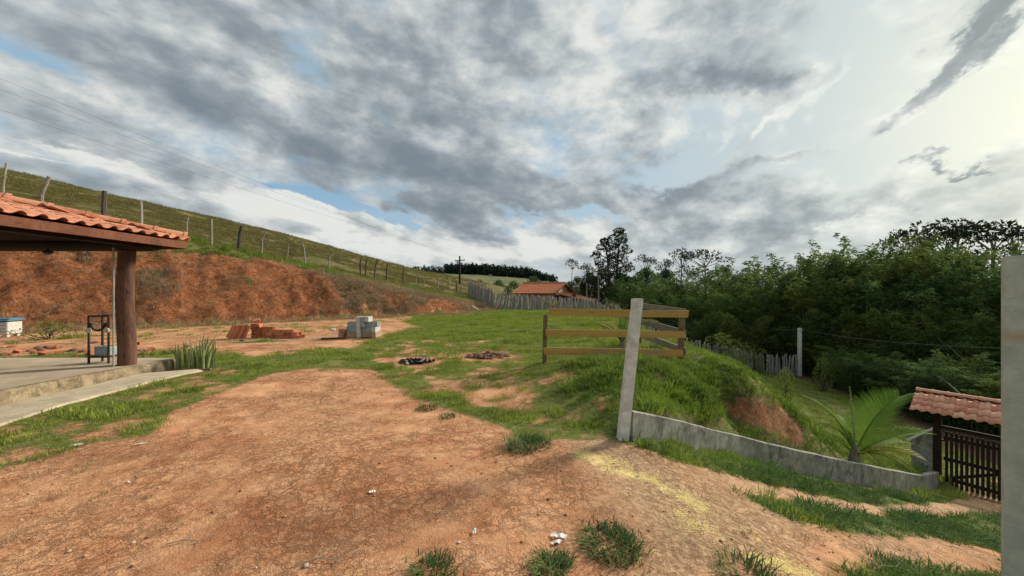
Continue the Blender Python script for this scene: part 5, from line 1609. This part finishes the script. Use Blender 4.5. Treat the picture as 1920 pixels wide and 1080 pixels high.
# pasture fence: single posts tied by wire
def pasture_fence():
    x0, y0 = -16.5, 21.5; z0 = h1(x0, y0)
    t = thing('pasture_fence', 'line of crooked wooden posts and wire climbing the pasture above the bank', 'fence', (x0, y0, z0))
    rr = random.Random(31)
    spec = [(-2, 314, 15.7, .55, 'p', .10), (12, 306, 16.0, .6, 'p', .06), (92, 331, 16.9, 1, 'p', .14), (196, 358, 17.8, 1.35, 'c', .02), (264, 376, 18.9, .8, 'p', -.02), (353, 407, 22.5, .6, 'p', .08), (396, 411, 21.5, 1.0, 'p', 0.0), (453, 424, 23, 1.15, 'c', .12),
            (497, 436, 24.5, .9, 'p', .16), (542, 456, 27.5, .55, 'p', .1), (567, 456, 27, .85, 'p', -.12), (623, 467, 28.5, .8, 'p', .16), (677, 484, 30.6, .8, 'c', .04), (688, 486, 31, .8, 'c', .08), (708, 487, 31.8, .8, 'c', .16), (727, 494, 32.6, .8, 'c', .08), (757, 501, 34.5, .8, 'c', .06),
            (784, 514, 36, .7, 'p', .2), (797, 520, 37, .7, 'p', .1), (822, 522, 38, .75, 'p', .05), (842, 520, 40, .6, 'p', 0), (857, 528, 41, .8, 'c', .05), (866, 530, 42, .6, 'p', 0), (640, 470, 38, .35, 'p', .1)]
    tops = []
    for i, (u, v, D, w, kind, lean) in enumerate(spec):
        x, y, ztop = at(u, v, D)
        zb = h1(x, y) - .25
        Lh = max(.9, ztop - zb)
        mb = MB(); r_ = .075 * w
        pts = [(0, 0, 0), (lean * .25 * Lh, 0, Lh * .45), (lean * .35 * Lh + rr.uniform(-.02, .02), rr.uniform(-.03, .03), Lh * .75), (lean * Lh, 0, Lh)]
        mb.tube(pts, [r_ * 1.05, r_, r_ * .95, r_ * .9], 7)
        o = mb.build('post', M['charred_post' if kind == 'c' else 'pale_post'], t)
        o.location = (x - x0 - lean * Lh, y - y0, zb - z0)
        if i != 23: tops.append((x - x0, y - y0, zb - z0, Lh))
    for f in (.50, .68, .86):
        mb = MB()
        for a, b in zip(tops[:-1], tops[1:]):
            mb.tube([(a[0], a[1], a[2] + a[3] * f), (b[0], b[1], b[2] + b[3] * f)], .006, 3, False)
        mb.build('wire', M['wire'], t)
pasture_fence()
# pen of fresh boards
def build_pen():
    t = thing('board_pen', 'open pen of three fresh yellow boards on thin posts round a small palm', 'pen', (.70, 8.0, h1(.7, 8)))
    z0 = h1(.7, 8)
    def post(x, y, top, w=.085, lean=0, mat='pen_post'):
        zb = h1(x, y) - .3
        MB().bar((x - .7 - lean, y - 8, zb - z0), (x - .7, y - 8, top - z0), w, w, .006).build('post', M[mat], t)
    post(.70, 8.03, 1.10, .085, .03); post(3.56, 8.03, 1.20, .10, .05); post(3.62, 10.9, 1.24)
    rb = random.Random(44)
    def rail(a, b, h, mat):
        a = np.array([a[0] - .7, a[1] - 8, a[2] - z0]); b = np.array([b[0] - .7, b[1] - 8, b[2] - z0]); n = 14
        d = (b - a) / np.linalg.norm(b - a); sd = np.array([-d[1], d[0], 0]); V = []; F = []; ph = rb.uniform(0, 6)
        for k in range(n + 1):
            q = k / n; c = a + (b - a) * q + np.array([0, 0, .010 * math.sin(q * 3.1 + ph)]) + sd * .010 * math.sin(q * 5 + ph)
            hh = h / 2 * (1 + .03 * math.sin(q * 11 + ph)); sk = (.012 * rb.uniform(-1, 1)) if k in (0, n) else 0
            for (o_, z) in ((-.014, -hh), (.014, -hh), (.014, hh), (-.014, hh)):
                V.append(c + sd * o_ + np.array([0, 0, z]) + d * sk * (1 if z > 0 else -1))
            if k:
                e = (k - 1) * 4
                F += [(e + i, e + (i + 1) % 4, e + 4 + (i + 1) % 4, e + 4 + i) for i in range(4)]
        F += [(0, 3, 2, 1), tuple(range(4 * n, 4 * n + 4))]
        o = MB().add(V, F).build('board', M[mat], t)
        if mat == 'fresh_board':
            nb = MB()
            for q in (.012, .985):
                for zz in (-.035, .035):
                    c = a + (b - a) * q - sd * .016 * (1 if sd[1] > 0 else -1) + np.array([0, 0, zz]); nb.box(c, (.010, .006, .010))
            nb.build('nail', M['rusty_iron'], o)
    f = 7.965
    rail((.765, f, 1.155), (3.66, f, 1.125), .150, 'fresh_board')
    rail((.70, f, .715), (3.60, f, .695), .145, 'fresh_board')
    rail((.66, f, .335), (3.54, f, .310), .150, 'fresh_board')
    for z in (1.150, .70, .32):
        rail((3.62, 7.99, z), (3.70, 11.0, z + .03), .15, 'grey_board')
    return t
build_pen()

# leaning concrete post and the low wall
def build_post_wall():
    x, y = 1.17, 4.12; zb = h1(x, y) - .15
    mb = MB()
    tx, ty, tz = at(1195, 560, 4.12)
    n = 44; V = []; F = []
    for k in range(n + 1):
        q = k / n; cx = x + (tx - x) * q; z = zb + (tz - zb) * q; w = .053 - .002 * q
        for (sx, sy) in ((-1, -1), (1, -1), (1, 1), (-1, 1)):
            j = .0045 * (fbm(np.array(k * .31 + sx * 3), np.array(sy * 5.), 2, 4, .7) - .5) * 2 - (.006 if vnoise(np.array(k * .9 + sx * 7.), np.array(sy * 3. + 20), 4) > .90 else 0) * sx
            V.append((cx + sx * w + j, y + sy * w * .95 + j, z))
        if k:
            b = (k - 1) * 4
            for e in range(4):
                F.append((b + e, b + (e + 1) % 4, b + 4 + (e + 1) % 4, b + 4 + e))
    F.append((0, 3, 2, 1)); F.append(tuple(range(n * 4, n * 4 + 4)))
    o = MB().add(V, F).build('concrete_post', M['post_concrete']); tag(o, 'leaning pale concrete post at the start of the low wall', 'post')
    # wall follows the ground down
    pts = []; P = WALLP
    for (a, b) in zip(P[:-1], P[1:]):
        m = max(2, int(math.dist(a, b) / .16))
        for k in range(m):
            pts.append((a[0] + (b[0] - a[0]) * k / m, a[1] + (b[1] - a[1]) * k / m))
    pts.append(P[-1]); pts = np.array(pts)
    # smooth the corners
    for _ in range(5):
        pts[1:-1] = (pts[:-2] + 2 * pts[1:-1] + pts[2:]) / 4
    dd = np.gradient(pts, axis=0); dd /= np.linalg.norm(dd, axis=1, keepdims=True); nr = np.stack([-dd[:, 1], dd[:, 0]], 1)
    s = np.concatenate([[0], np.cumsum(np.linalg.norm(np.diff(pts, axis=0), axis=1))])
    zf = FRONT(pts[:, 0] + nr[:, 0] * -.05, pts[:, 1] + nr[:, 1] * -.05)
    for _ in range(60):
        zf[1:-1] = (zf[:-2] + 2 * zf[1:-1] + zf[2:]) / 4
    ht = wall_height(s)
    V = []; F = []; T = .055
    for i in range(len(pts)):
        for (o_, z) in ((-T, -.3), (-T, .5 * ht[i]), (-T, ht[i] - .012), (-T + .012, ht[i]), (T - .012, ht[i]), (T, ht[i] - .012), (T, -.3)):
            j = .006 * (vnoise(np.array(s[i] * 4), np.array(z * 6), 9) - .5)
            V.append((pts[i, 0] + nr[i, 0] * (o_ + j), pts[i, 1] + nr[i, 1] * (o_ + j), zf[i] + z + (j * 2 if z > .1 else 0)))
    k = 7
    for i in range(len(pts) - 1):
        for e in range(k - 1):
            F.append((i * k + e, i * k + e + 1, (i + 1) * k + e + 1, (i + 1) * k + e))
    F.append(tuple(range(k))); F.append(tuple(range((len(pts) - 1) * k, len(pts) * k))[::-1])
    o = MB().add(V, F).build('retaining_wall', M['wall_concrete'], None, True)
    tag(o, 'low curved concrete wall with black weather streaks running down to the gate', 'wall')
build_post_wall()
# big pillar at the right edge
def build_pillar():
    D = 2.15
    x0 = (1884 - 960) / 720 * D
    zt = CAMZ - (480 - HZ) / 720 * D
    zb = h1(2.9, 2.2) - .2
    a = -math.radians(50)
    c = np.array([x0 + .12, D + .06]); w, d = .26, .20
    mb = MB()
    R = [[math.cos(a) if False else 1, 0, 0], [0, 1, 0], [0, 0, 1]]
    ang = math.radians(-48)
    Rz = [[math.cos(ang), -math.sin(ang), 0], [math.sin(ang), math.cos(ang), 0], [0, 0, 1]]
    # front-left corner of the turned pillar sits on the sight line of the photograph's edge
    loc = np.array([-w / 2, -d / 2]); off = np.array([loc[0] * Rz[0][0] + loc[1] * Rz[0][1], loc[0] * Rz[1][0] + loc[1] * Rz[1][1]])
    cx, cy = x0 - off[0], D - off[1]
    mb.box((0, 0, (zt - zb) / 2), (w, d, zt - zb), None, .004)
    o = mb.build('concrete_pillar', M['pillar_plaster']); o.location = (cx, cy, zb); o.rotation_euler = (0, 0, ang)
    tag(o, 'smooth plastered concrete pillar with rusty smear close by on the right', 'pillar')
def pillar_mat(g, bs, out):
    pos = g.n('ShaderNodeNewGeometry').outputs['Position']
    x, y, z = g.sep(pos)
    n = g.noise(pos, 6, 6, .65); n2 = g.noise(g.v('MULTIPLY', pos, (1, 1, 4)), 20, 5, .65)
    c = g.mix(g.ss(n, .3, .7), (.34, .35, .30, 1), (.52, .52, .45, 1))
    c = g.mix(g.ss(n2, .55, .72, 0, .4), c, (.24, .25, .21, 1))
    band = g.m('EXPONENT', g.m('MULTIPLY', g.m('POWER', g.m('DIVIDE', g.m('SUBTRACT', z, 1.345), .030), 2.0), -1.0))
    c = g.mix(g.m('MULTIPLY', g.m('MULTIPLY', band, g.ss(n, .35, .6)), .55), c, (.40, .20, .09, 1))
    g.put(bs.inputs['Base Color'], c); bump(g, bs, g.m('ADD', n2, n), .35, .004)
material('pillar_plaster', pillar_mat)
build_pillar()

# ================================================================ gate and its little roof
def build_gate():
    A = np.array([12.30, 11.0]); Bv = np.array([12.90, 10.1]); dv = (Bv - A) / np.linalg.norm(Bv - A); nrm = np.array([-dv[1], dv[0]])   # away from the yard
    if nrm[0] < 0: nrm = -nrm
    az = math.atan2(dv[1], dv[0])
    zb, zt = -3.97, -2.40
    t = thing('slatted_gate', 'dark brown gate of upright slats under the small tiled roof', 'gate', (A[0], A[1], zb), az)
    Lg = 2.3; n = 24
    me = MB().box((0, 0, (zt - zb) / 2), (.062, .022, zt - zb), None, .003).mesh('slat', M['gate_slat'])
    for i in range(n):
        o = link('slat', me, t); o.location = (.10 + i * .0935, 0, random.uniform(-.01, .01))
    for z in (.22, .78, 1.38):
        MB().box((Lg / 2 + .04, .030, z), (Lg, .035, .10), None, .003).build('rail', M['gate_slat'], t)
    MB().bar((.1, .06, .22), (Lg, .06, 1.36), .03, .08).build('brace', M['gate_slat'], t)
    for z in (.25, 1.3):
        MB().box((.035, -.005, z), (.09, .03, .05)).build('hinge', M['rusty_iron'], t)
    # shelter
    s = thing('gate_shelter', 'small terracotta tiled roof on dark square posts over the gate', 'gate roof', (A[0], A[1], zb), az)
    ez, rz_ = -1.80, -1.385       # eave and ridge heights
    for x in (-.08, 2.55):
        MB().bar((x, 0.02, -.3), (x, .02, ez - zb + .06), .16, .16, .008).build('post', M['dark_beam'], s)
    MB().bar((-.35, .02, ez - zb + .12), (2.9, .02, ez - zb + .12), .12, .14, .006).build('beam', M['dark_beam'], s)
    MB().bar((.0, .02, zt - zb + .10), (2.5, .02, zt - zb + .10), .05, .09, .004).build('lintel', M['dark_beam'], s)
    hw = .62; k = (rz_ - ez) / hw; sl = math.atan(k)
    x_0, x_1 = -.52, 2.95
    roof = MB().add([(x_0, -hw, ez - zb - .03), (x_1, -hw, ez - zb - .03), (x_1, 0, rz_ - zb - .03), (x_0, 0, rz_ - zb - .03), (x_0, hw, ez - zb - .03), (x_1, hw, ez - zb - .03)], [(0, 1, 2, 3), (3, 2, 5, 4)]).build('roof', M['dark_beam'], s)
    pit, L = .205, .235
    me = bpy.data.meshes.new('tile'); V, F = wavy(pit, L * 1.12, .016, .045, 9)
    me.from_pydata(V, [], F); me.materials.append(M['pale_terracotta']); me.polygons.foreach_set('use_smooth', [True] * len(me.polygons)); me.update()
    rr = random.Random(5)
    nc = int((x_1 - x_0) / pit)
    for side in (-1, 1):
        for c in range(nc):
            for q in range(3):
                run = q * L * math.cos(sl) - .05
                o = link('tile', me, roof)
                xx = x_0 + .1 + c * pit
                o.location = (xx, side * (hw - run), ez - zb + .02 + k * run + rr.uniform(-.003, .003))
                o.rotation_euler = (rr.uniform(-.02, .02), -sl + rr.uniform(-.02, .02), math.pi / 2 if side < 0 else -math.pi / 2)
    capm = cap_mesh('ridge_tile', .36, .085, 'pale_terracotta')
    for c in range(12):
        o = link('ridge_tile', capm, roof); o.location = (x_0 + .02 + c * .30, 0, rz_ - zb + .045); o.rotation_euler = (0, math.radians(-1), 0)
    # little side wall left of the post with a pale coping bar
    a, b = at(1690, 0, 12.4), at(1745, 0, 11.6)
    w = MB()
    w.add([(12.18, 11.12, -4.2), (11.95, 11.5, -4.2), (11.95, 11.5, -2.86), (12.18, 11.12, -2.40), (12.26, 11.18, -4.2), (12.03, 11.56, -4.2), (12.03, 11.56, -2.86), (12.26, 11.18, -2.40)],
          [(0, 1, 2, 3), (4, 7, 6, 5), (0, 3, 7, 4), (1, 5, 6, 2), (3, 2, 6, 7), (0, 4, 5, 1)])
    o = w.build('side_wall', M['wall_concrete']); tag(o, 'sloping grey side wall between palm and gate post', 'wall')
    o = MB().bar((12.20, 11.10, -2.37), (11.90, 11.56, -2.90), .05, .05).build('handrail', M['paper']); tag(o, 'thin white sloping bar on the side wall left of the gate', 'handrail')
build_gate()

# ================================================================ palms
def palm(name, label, loc, fronds, scale=1.0, mat='palm_leaf', trunk=.09, th=.22, seed=1, cat='palm'):
    rr = random.Random(seed)
    t = thing(name, label, cat, loc)
    mb = MB()
    mb.tube([(0, 0, -.2), (0, 0, th * .5), (.01, 0, th), (.015, 0, th + .25 * scale)], [trunk, trunk * 1.05, trunk * .85, trunk * .3], 10)
    for k in range(8):
        a = k * 2.4; mb.tube([(trunk * .8 * math.cos(a), trunk * .8 * math.sin(a), .02), (trunk * .95 * math.cos(a), trunk * .95 * math.sin(a), th * .6), (trunk * .5 * math.cos(a), trunk * .5 * math.sin(a), th + .15 * scale)], [trunk * .4, trunk * .35, trunk * .2], 5)
    mb.build('trunk', M['pale_bark'], t, True)
    for (az, el, L, droop, m, wid, nl) in fronds:
        az = math.radians(az); el = math.radians(el)
        pts = []; p = np.array([0, 0, th + .05 * scale]); e = el; N_ = 14
        for i in range(N_ + 1):
            pts.append(p.copy())
            p = p + L / N_ * np.array([math.cos(e) * math.cos(az), math.cos(e) * math.sin(az), math.sin(e)]); e -= math.radians(droop) / N_ * (.5 + 1.0 * i / N_)
        mb = MB(); mb.tube(pts, [.018 * scale * (1 - .85 * i / N_) + .002 for i in range(N_ + 1)], 5)
        V = []; F = []
        side = np.array([-math.sin(az), math.cos(az), 0])
        for i in range(nl):
            q = .16 + .84 * (i + rr.random() * .5) / nl; f = q * N_; i0 = min(int(f), N_ - 1); c = pts[i0] + (pts[i0 + 1] - pts[i0]) * (f - i0)
            tg = pts[i0 + 1] - pts[i0]; tg /= np.linalg.norm(tg); upv = np.cross(tg, side)
            if upv[2] < 0: upv = -upv
            for s in (-1, 1):
                ll = wid * (math.sin(math.pi * (.10 + .82 * q)) ** .6) * rr.uniform(.9, 1.08)
                d = side * s * .80 + tg * (.50 + .5 * q) + upv * (.42 - .1 * q); d /= np.linalg.norm(d)
                w_ = .021 * scale * (1 - .4 * q); tip = c + d * ll; tip[2] -= ll * .12; mid = c + d * ll * .5; b = len(V)
                V += [c - tg * w_ * .5, c + tg * w_ * .5, mid + tg * w_ * .6, mid - tg * w_ * .6, tip]
                F += [(b, b + 1, b + 2, b + 3), (b + 3, b + 2, b + 4)]
        mb.add(V, F)
        mb.build('frond', M[m], t)
    return t
px, py = 6.95, 7.78; pz = h1(px, py)
palm('young_palm', 'young coconut palm with one broad fan like frond behind the low wall', (px, py, pz), [
    (8, 64, 1.60, 48, 'palm_leaf', .68, 70), (-15, 40, 1.25, 40, 'palm_leaf', .46, 50), (158, 74, 1.45, 62, 'palm_leaf', .20, 36), (185, 66, 1.15, 80, 'palm_leaf', .15, 26), (85, 86, 1.35, 6, 'snake_leaf', .06, 22), (-35, 30, 1.0, 60, 'yellow_palm_leaf', .28, 28),
    (-60, 30, .85, 80, 'yellow_palm_leaf', .24, 24), (5, 24, 1.15, 40, 'palm_leaf', .34, 34), (60, 45, 1.2, 60, 'palm_leaf', .36, 34), (-90, 35, .6, 90, 'yellow_palm_leaf', .18, 18), (120, 40, .9, 80, 'palm_leaf', .22, 20)], 1.0, seed=3)
px, py = 2.75, 9.6
palm('small_palm', 'small yellowish palm standing inside the board pen', (px, py, h1(px, py)), [
    (182, 58, 1.15, 95, 'yellow_palm_leaf', .26, 30), (5, 60, 1.15, 85, 'yellow_palm_leaf', .28, 30), (200, 66, 1.0, 90, 'yellow_palm_leaf', .24, 26), (60, 62, 1.1, 50, 'palm_leaf', .26, 26), (130, 55, 1.0, 60, 'palm_leaf', .24, 24), (-60, 60, .9, 60, 'palm_leaf', .22, 22), (-120, 50, .9, 70, 'yellow_palm_leaf', .22, 22), (95, 80, 1.0, 15, 'palm_leaf', .10, 14)], 1.0, seed=5, th=.16, trunk=.055)
px, py = 2.35, 25.5
palm('small_palm', 'little yellow palm on the lawn before the stake fence', (px + .4, py, h1(px, py)), [(a, 50, 1.0, 60, 'yellow_palm_leaf', .2, 18) for a in (0, 70, 140, 215, 290)], 1.0, seed=6, th=.35)

# ================================================================ house beyond the stakes
def build_house():
    D1, D2 = 60.0, 56.4
    r0 = np.array([1.85, 60.4]); dv = np.array([.875, -.485]); nv = np.array([-.485, -.875])    # along ridge, towards the yard
    Lr, hw, zr, ze = 7.0, 3.9, 2.78, 1.22
    zb = h1(*(r0 + dv * 3)) - .3
    az = math.atan2(dv[1], dv[0])
    t = thing('tiled_house', 'small house with a bright orange tile roof showing above the stake fence', 'house', (r0[0], r0[1], zb), az)
    # local: x along the ridge, y = -n (away) so towards the yard is -y
    ez, rz_ = ze - zb, zr - zb
    MB().box((Lr / 2, 0, ez / 2), (Lr - .8, 2 * hw - 1.0, ez)).build('wall', M['plaster_house'], t)
    g_ = MB().add([(Lr - .45, -hw + .5, ez - .01), (Lr - .45, hw - .5, ez - .01), (Lr - .45, 0, rz_ - .20), (Lr - .55, -hw + .5, ez - .01), (Lr - .55, hw - .5, ez - .01), (Lr - .55, 0, rz_ - .20)], [(0, 1, 2), (3, 5, 4), (0, 2, 5, 3), (1, 4, 5, 2)])
    g_.build('gable', M['plaster_house'], t)
    def corrug(x0, x1, y0, z0, y1, z1, pitch=.28, rows=10, amp=.05):
        V = []; F = []
        nx = int((x1 - x0) / pitch * 4) + 1
        for j in range(rows + 1):
            for s in (0, 1):
                q = (j + s * .999) / rows if j < rows else 1
                if j == rows and s: break
                q = min(q, 1)
                for i in range(nx):
                    x = x0 + (x1 - x0) * i / (nx - 1)
                    V.append((x, y0 + (y1 - y0) * q, z0 + (z1 - z0) * q + amp * max(-.4, math.cos(i * math.pi / 2)) + (.03 if s == 0 else 0)))
        rowsn = len(V) // nx
        for j in range(rowsn - 1):
            for i in range(nx - 1):
                F.append((j * nx + i, j * nx + i + 1, (j + 1) * nx + i + 1, (j + 1) * nx + i))
        return MB().add(V, F)
    rf = corrug(0, Lr, -hw, ez, 0, rz_).build('roof', M['house_tile'], t)
    corrug(0, Lr, hw, ez, 0, rz_).build('roof', M['house_tile'], t)
    MB().tube([(0, 0, rz_ + .02), (Lr, 0, rz_ + .02)], .11, 8).build('ridge', M['house_tile'], t)
    MB().box((Lr / 2, -hw - .02, ez - .10), (Lr, .05, .18)).build('fascia', M['red_fascia'], t)
    for s in (-1, 1):
        MB().bar((Lr + .01, s * hw, ez - .06), (Lr + .01, 0, rz_ - .06), .05, .16).build('barge_board', M['red_fascia'], t)
    # lean-to on the gable side
    V = [(Lr - .2, -hw - .1, ez + .0), (Lr + 4.6, -hw + .2, ez - 1.0), (Lr + 4.6, 1.0, ez - 1.0), (Lr - .2, 1.0, ez + .0)]
    m = corrug(-1.1 - hw + .2 - .2, 1.0, 0, ez + .02, -4.8, ez - 1.0)
    m.v = [(Lr - .2 - p[1], p[0] + .9, p[2]) for p in m.v]
    m.build('lean_to_roof', M['house_tile'], t)
    MB().box((Lr + 2.2, -1.3, ez / 2 - .55), (4.2, 4.4, ez - 1.15)).build('wall', M['plaster_house'], t)
    MB().box((Lr + 4.66, -1.6, ez - 1.08), (.05, 5.0, .15)).build('fascia', M['red_fascia'], t)
    ch = MB().box((Lr + 2.4, -3.0, ez + .05), (.42, .42, 1.0), None, .01).build('chimney', M['brick_dark'], t)
    MB().tube([(Lr + 2.4, -3.0, ez + .5), (Lr + 2.4, -3.0, ez + .95)], .10, 8).tube([(Lr + 2.4, -3.0, ez + .95), (Lr + 2.4, -3.0, ez + 1.08)], [.34, .05], 10).build('chimney_cowl', M['galvanised'], t)
def house_tile(g, bs, out):
    pos = g.n('ShaderNodeNewGeometry').outputs['Position']
    n = g.noise(pos, 1.2, 5, .7); n2 = g.noise(pos, 9, 4, .6)
    c = g.mix(g.ss(n2, .3, .7), (.36, .115, .055, 1), (.56, .21, .10, 1)); c = g.mix(g.ss(n, .5, .7, 0, .5), c, (.60, .30, .17, 1))
    g.put(bs.inputs['Base Color'], c)
material('house_tile', house_tile); simple('brick_dark', (.16, .06, .04, 1), .9)
build_house()

# ================================================================ poles, wires, loose things
def poles():
    x, y = 20.0, 26.7; z = h1(x, y)
    zt = CAMZ - (615 - HZ) / 720 * y
    t = thing('concrete_pole', 'square pale concrete pole at the end of the lower stake fence', 'pole', (x, y, z))
    MB().bar((0, 0, -.3), (0, 0, zt - z), .21, .19, .02).build('shaft', M['post_concrete'], t)
    MB().box((0, -.13, zt - z - .12), (.06, .08, .06)).tube([(0, -.17, zt - z - .20), (0, -.17, zt - z - .04)], .035, 8).build('insulator', M['white_plastic'], t)
    def cat(a, b, sag, n=24):
        a = np.array(a); b = np.array(b)
        return [tuple(a + (b - a) * q / n - np.array([0, 0, sag * 4 * (q / n) * (1 - q / n)])) for q in range(n + 1)]
    p = (x, y - .17, zt - .10)
    e1 = at(1120, 578, 44); e2 = at(1990, 655, 13.5)
    o = MB().tube(cat(e1, p, .75), .012, 4, False).build('wire', M['pale_wire']); tag(o, 'thin wire from the concrete pole towards the house', 'wire')
    o = MB().tube(cat(p, e2, .28), .010, 4, False).build('wire', M['pale_wire']); tag(o, 'thin wire from the concrete pole to the right past the pillar', 'wire')
    # distant line pole on the pasture edge
    D = 60; x, y, zt = at(862, 480, D); z = h1(x, y)
    t = thing('utility_pole', 'distant utility pole with a crossarm rising beside the far wood', 'utility pole', (x, y, z - .3))
    MB().tube([(0, 0, 0), (0, 0, zt - z + .3)], [.17, .11], 8).build('shaft', M['dark_beam'], t)
    MB().bar((-.75, 0, zt - z - .45), (.8, 0, zt - z - .32), .1, .13).build('crossarm', M['dark_beam'], t)
    MB().bar((-.32, 0, zt - z - .95), (-.30, .0, zt - z - .5), .25, .4).build('transformer', M['galvanised'], t)
    for k in (-.7, 0, .7):
        MB().tube([(k, 0, zt - z - .34), (k, 0, zt - z - .16)], .04, 6).build('insulator', M['white_plastic'], t)
    for k, (u, v) in enumerate([(0, 136), (0, 156), (0, 194)]):
        e = np.array(at(u, v, 20)); s_ = np.array((x - .7 + .7 * k, y, zt - .2)); e = s_ + (e - s_) * 1.35
        o = MB().tube(cat(tuple(s_), tuple(e), .4), .0055, 4, False).build('power_line', M['wire'])
        tag(o, ('uppermost of three power lines crossing the sky to the utility pole', 'middle one of three power lines crossing the sky to the utility pole', 'lowest of three power lines crossing the sky to the utility pole')[k], 'power line', 'power lines')
    for u, D, top, lab in [(686, 32.5, 0, '')][:0]: pass
    # plank on the bank end
    a, b = G(884, 575), G(899, 584)
    o = MB().bar((a[0], a[1], a[2] + .06), (b[0], b[1], b[2] + .08), .16, .04).build('plank', M['pale_plank']); tag(o, 'pale plank lying on the end of the clay bank', 'plank')
    # brush heap
    rr = random.Random(6); x, y = 6.9, 28.2; z = h1(x, y)
    t = MB()
    for i in range(420):
        a = rr.uniform(0, 6.28); R = 1.9 * math.sqrt(rr.random()); c = np.array([R * math.cos(a), R * .6 * math.sin(a), 1.45 * (1 - (R / 2.0) ** 2) * rr.random()]); d = np.array([rr.gauss(0, 1), rr.gauss(0, 1), rr.gauss(.1, .5)]); d /= np.linalg.norm(d)
        t.tube([c, c + d * rr.uniform(.3, .8)], [.015, .004], 3, False)
    o = t.build('brush_heap', M['dry_brush']); o.location = (x, y, z); tag(o, 'pale heap of cut dry brush before the far stake fence', 'brush heap')
    # dead stalks leaning out of the grove above the gate
    for (u0, v0, u1, v1, D, lab) in [(1758, 705, 1800, 738, 16, 'thin dead stalk leaning over the gate roof'), (1775, 645, 1850, 720, 18, 'long thin dead cane hanging in the dark grove above the gate')]:
        o = MB().tube([at(u0, v0, D), at((u0 + u1) / 2, (v0 + v1) / 2 - 2, D), at(u1, v1, D - .5)], [.012, .018, .022], 5).build('dead_cane', M['dry_brush']); tag(o, lab, 'dead cane')
poles()
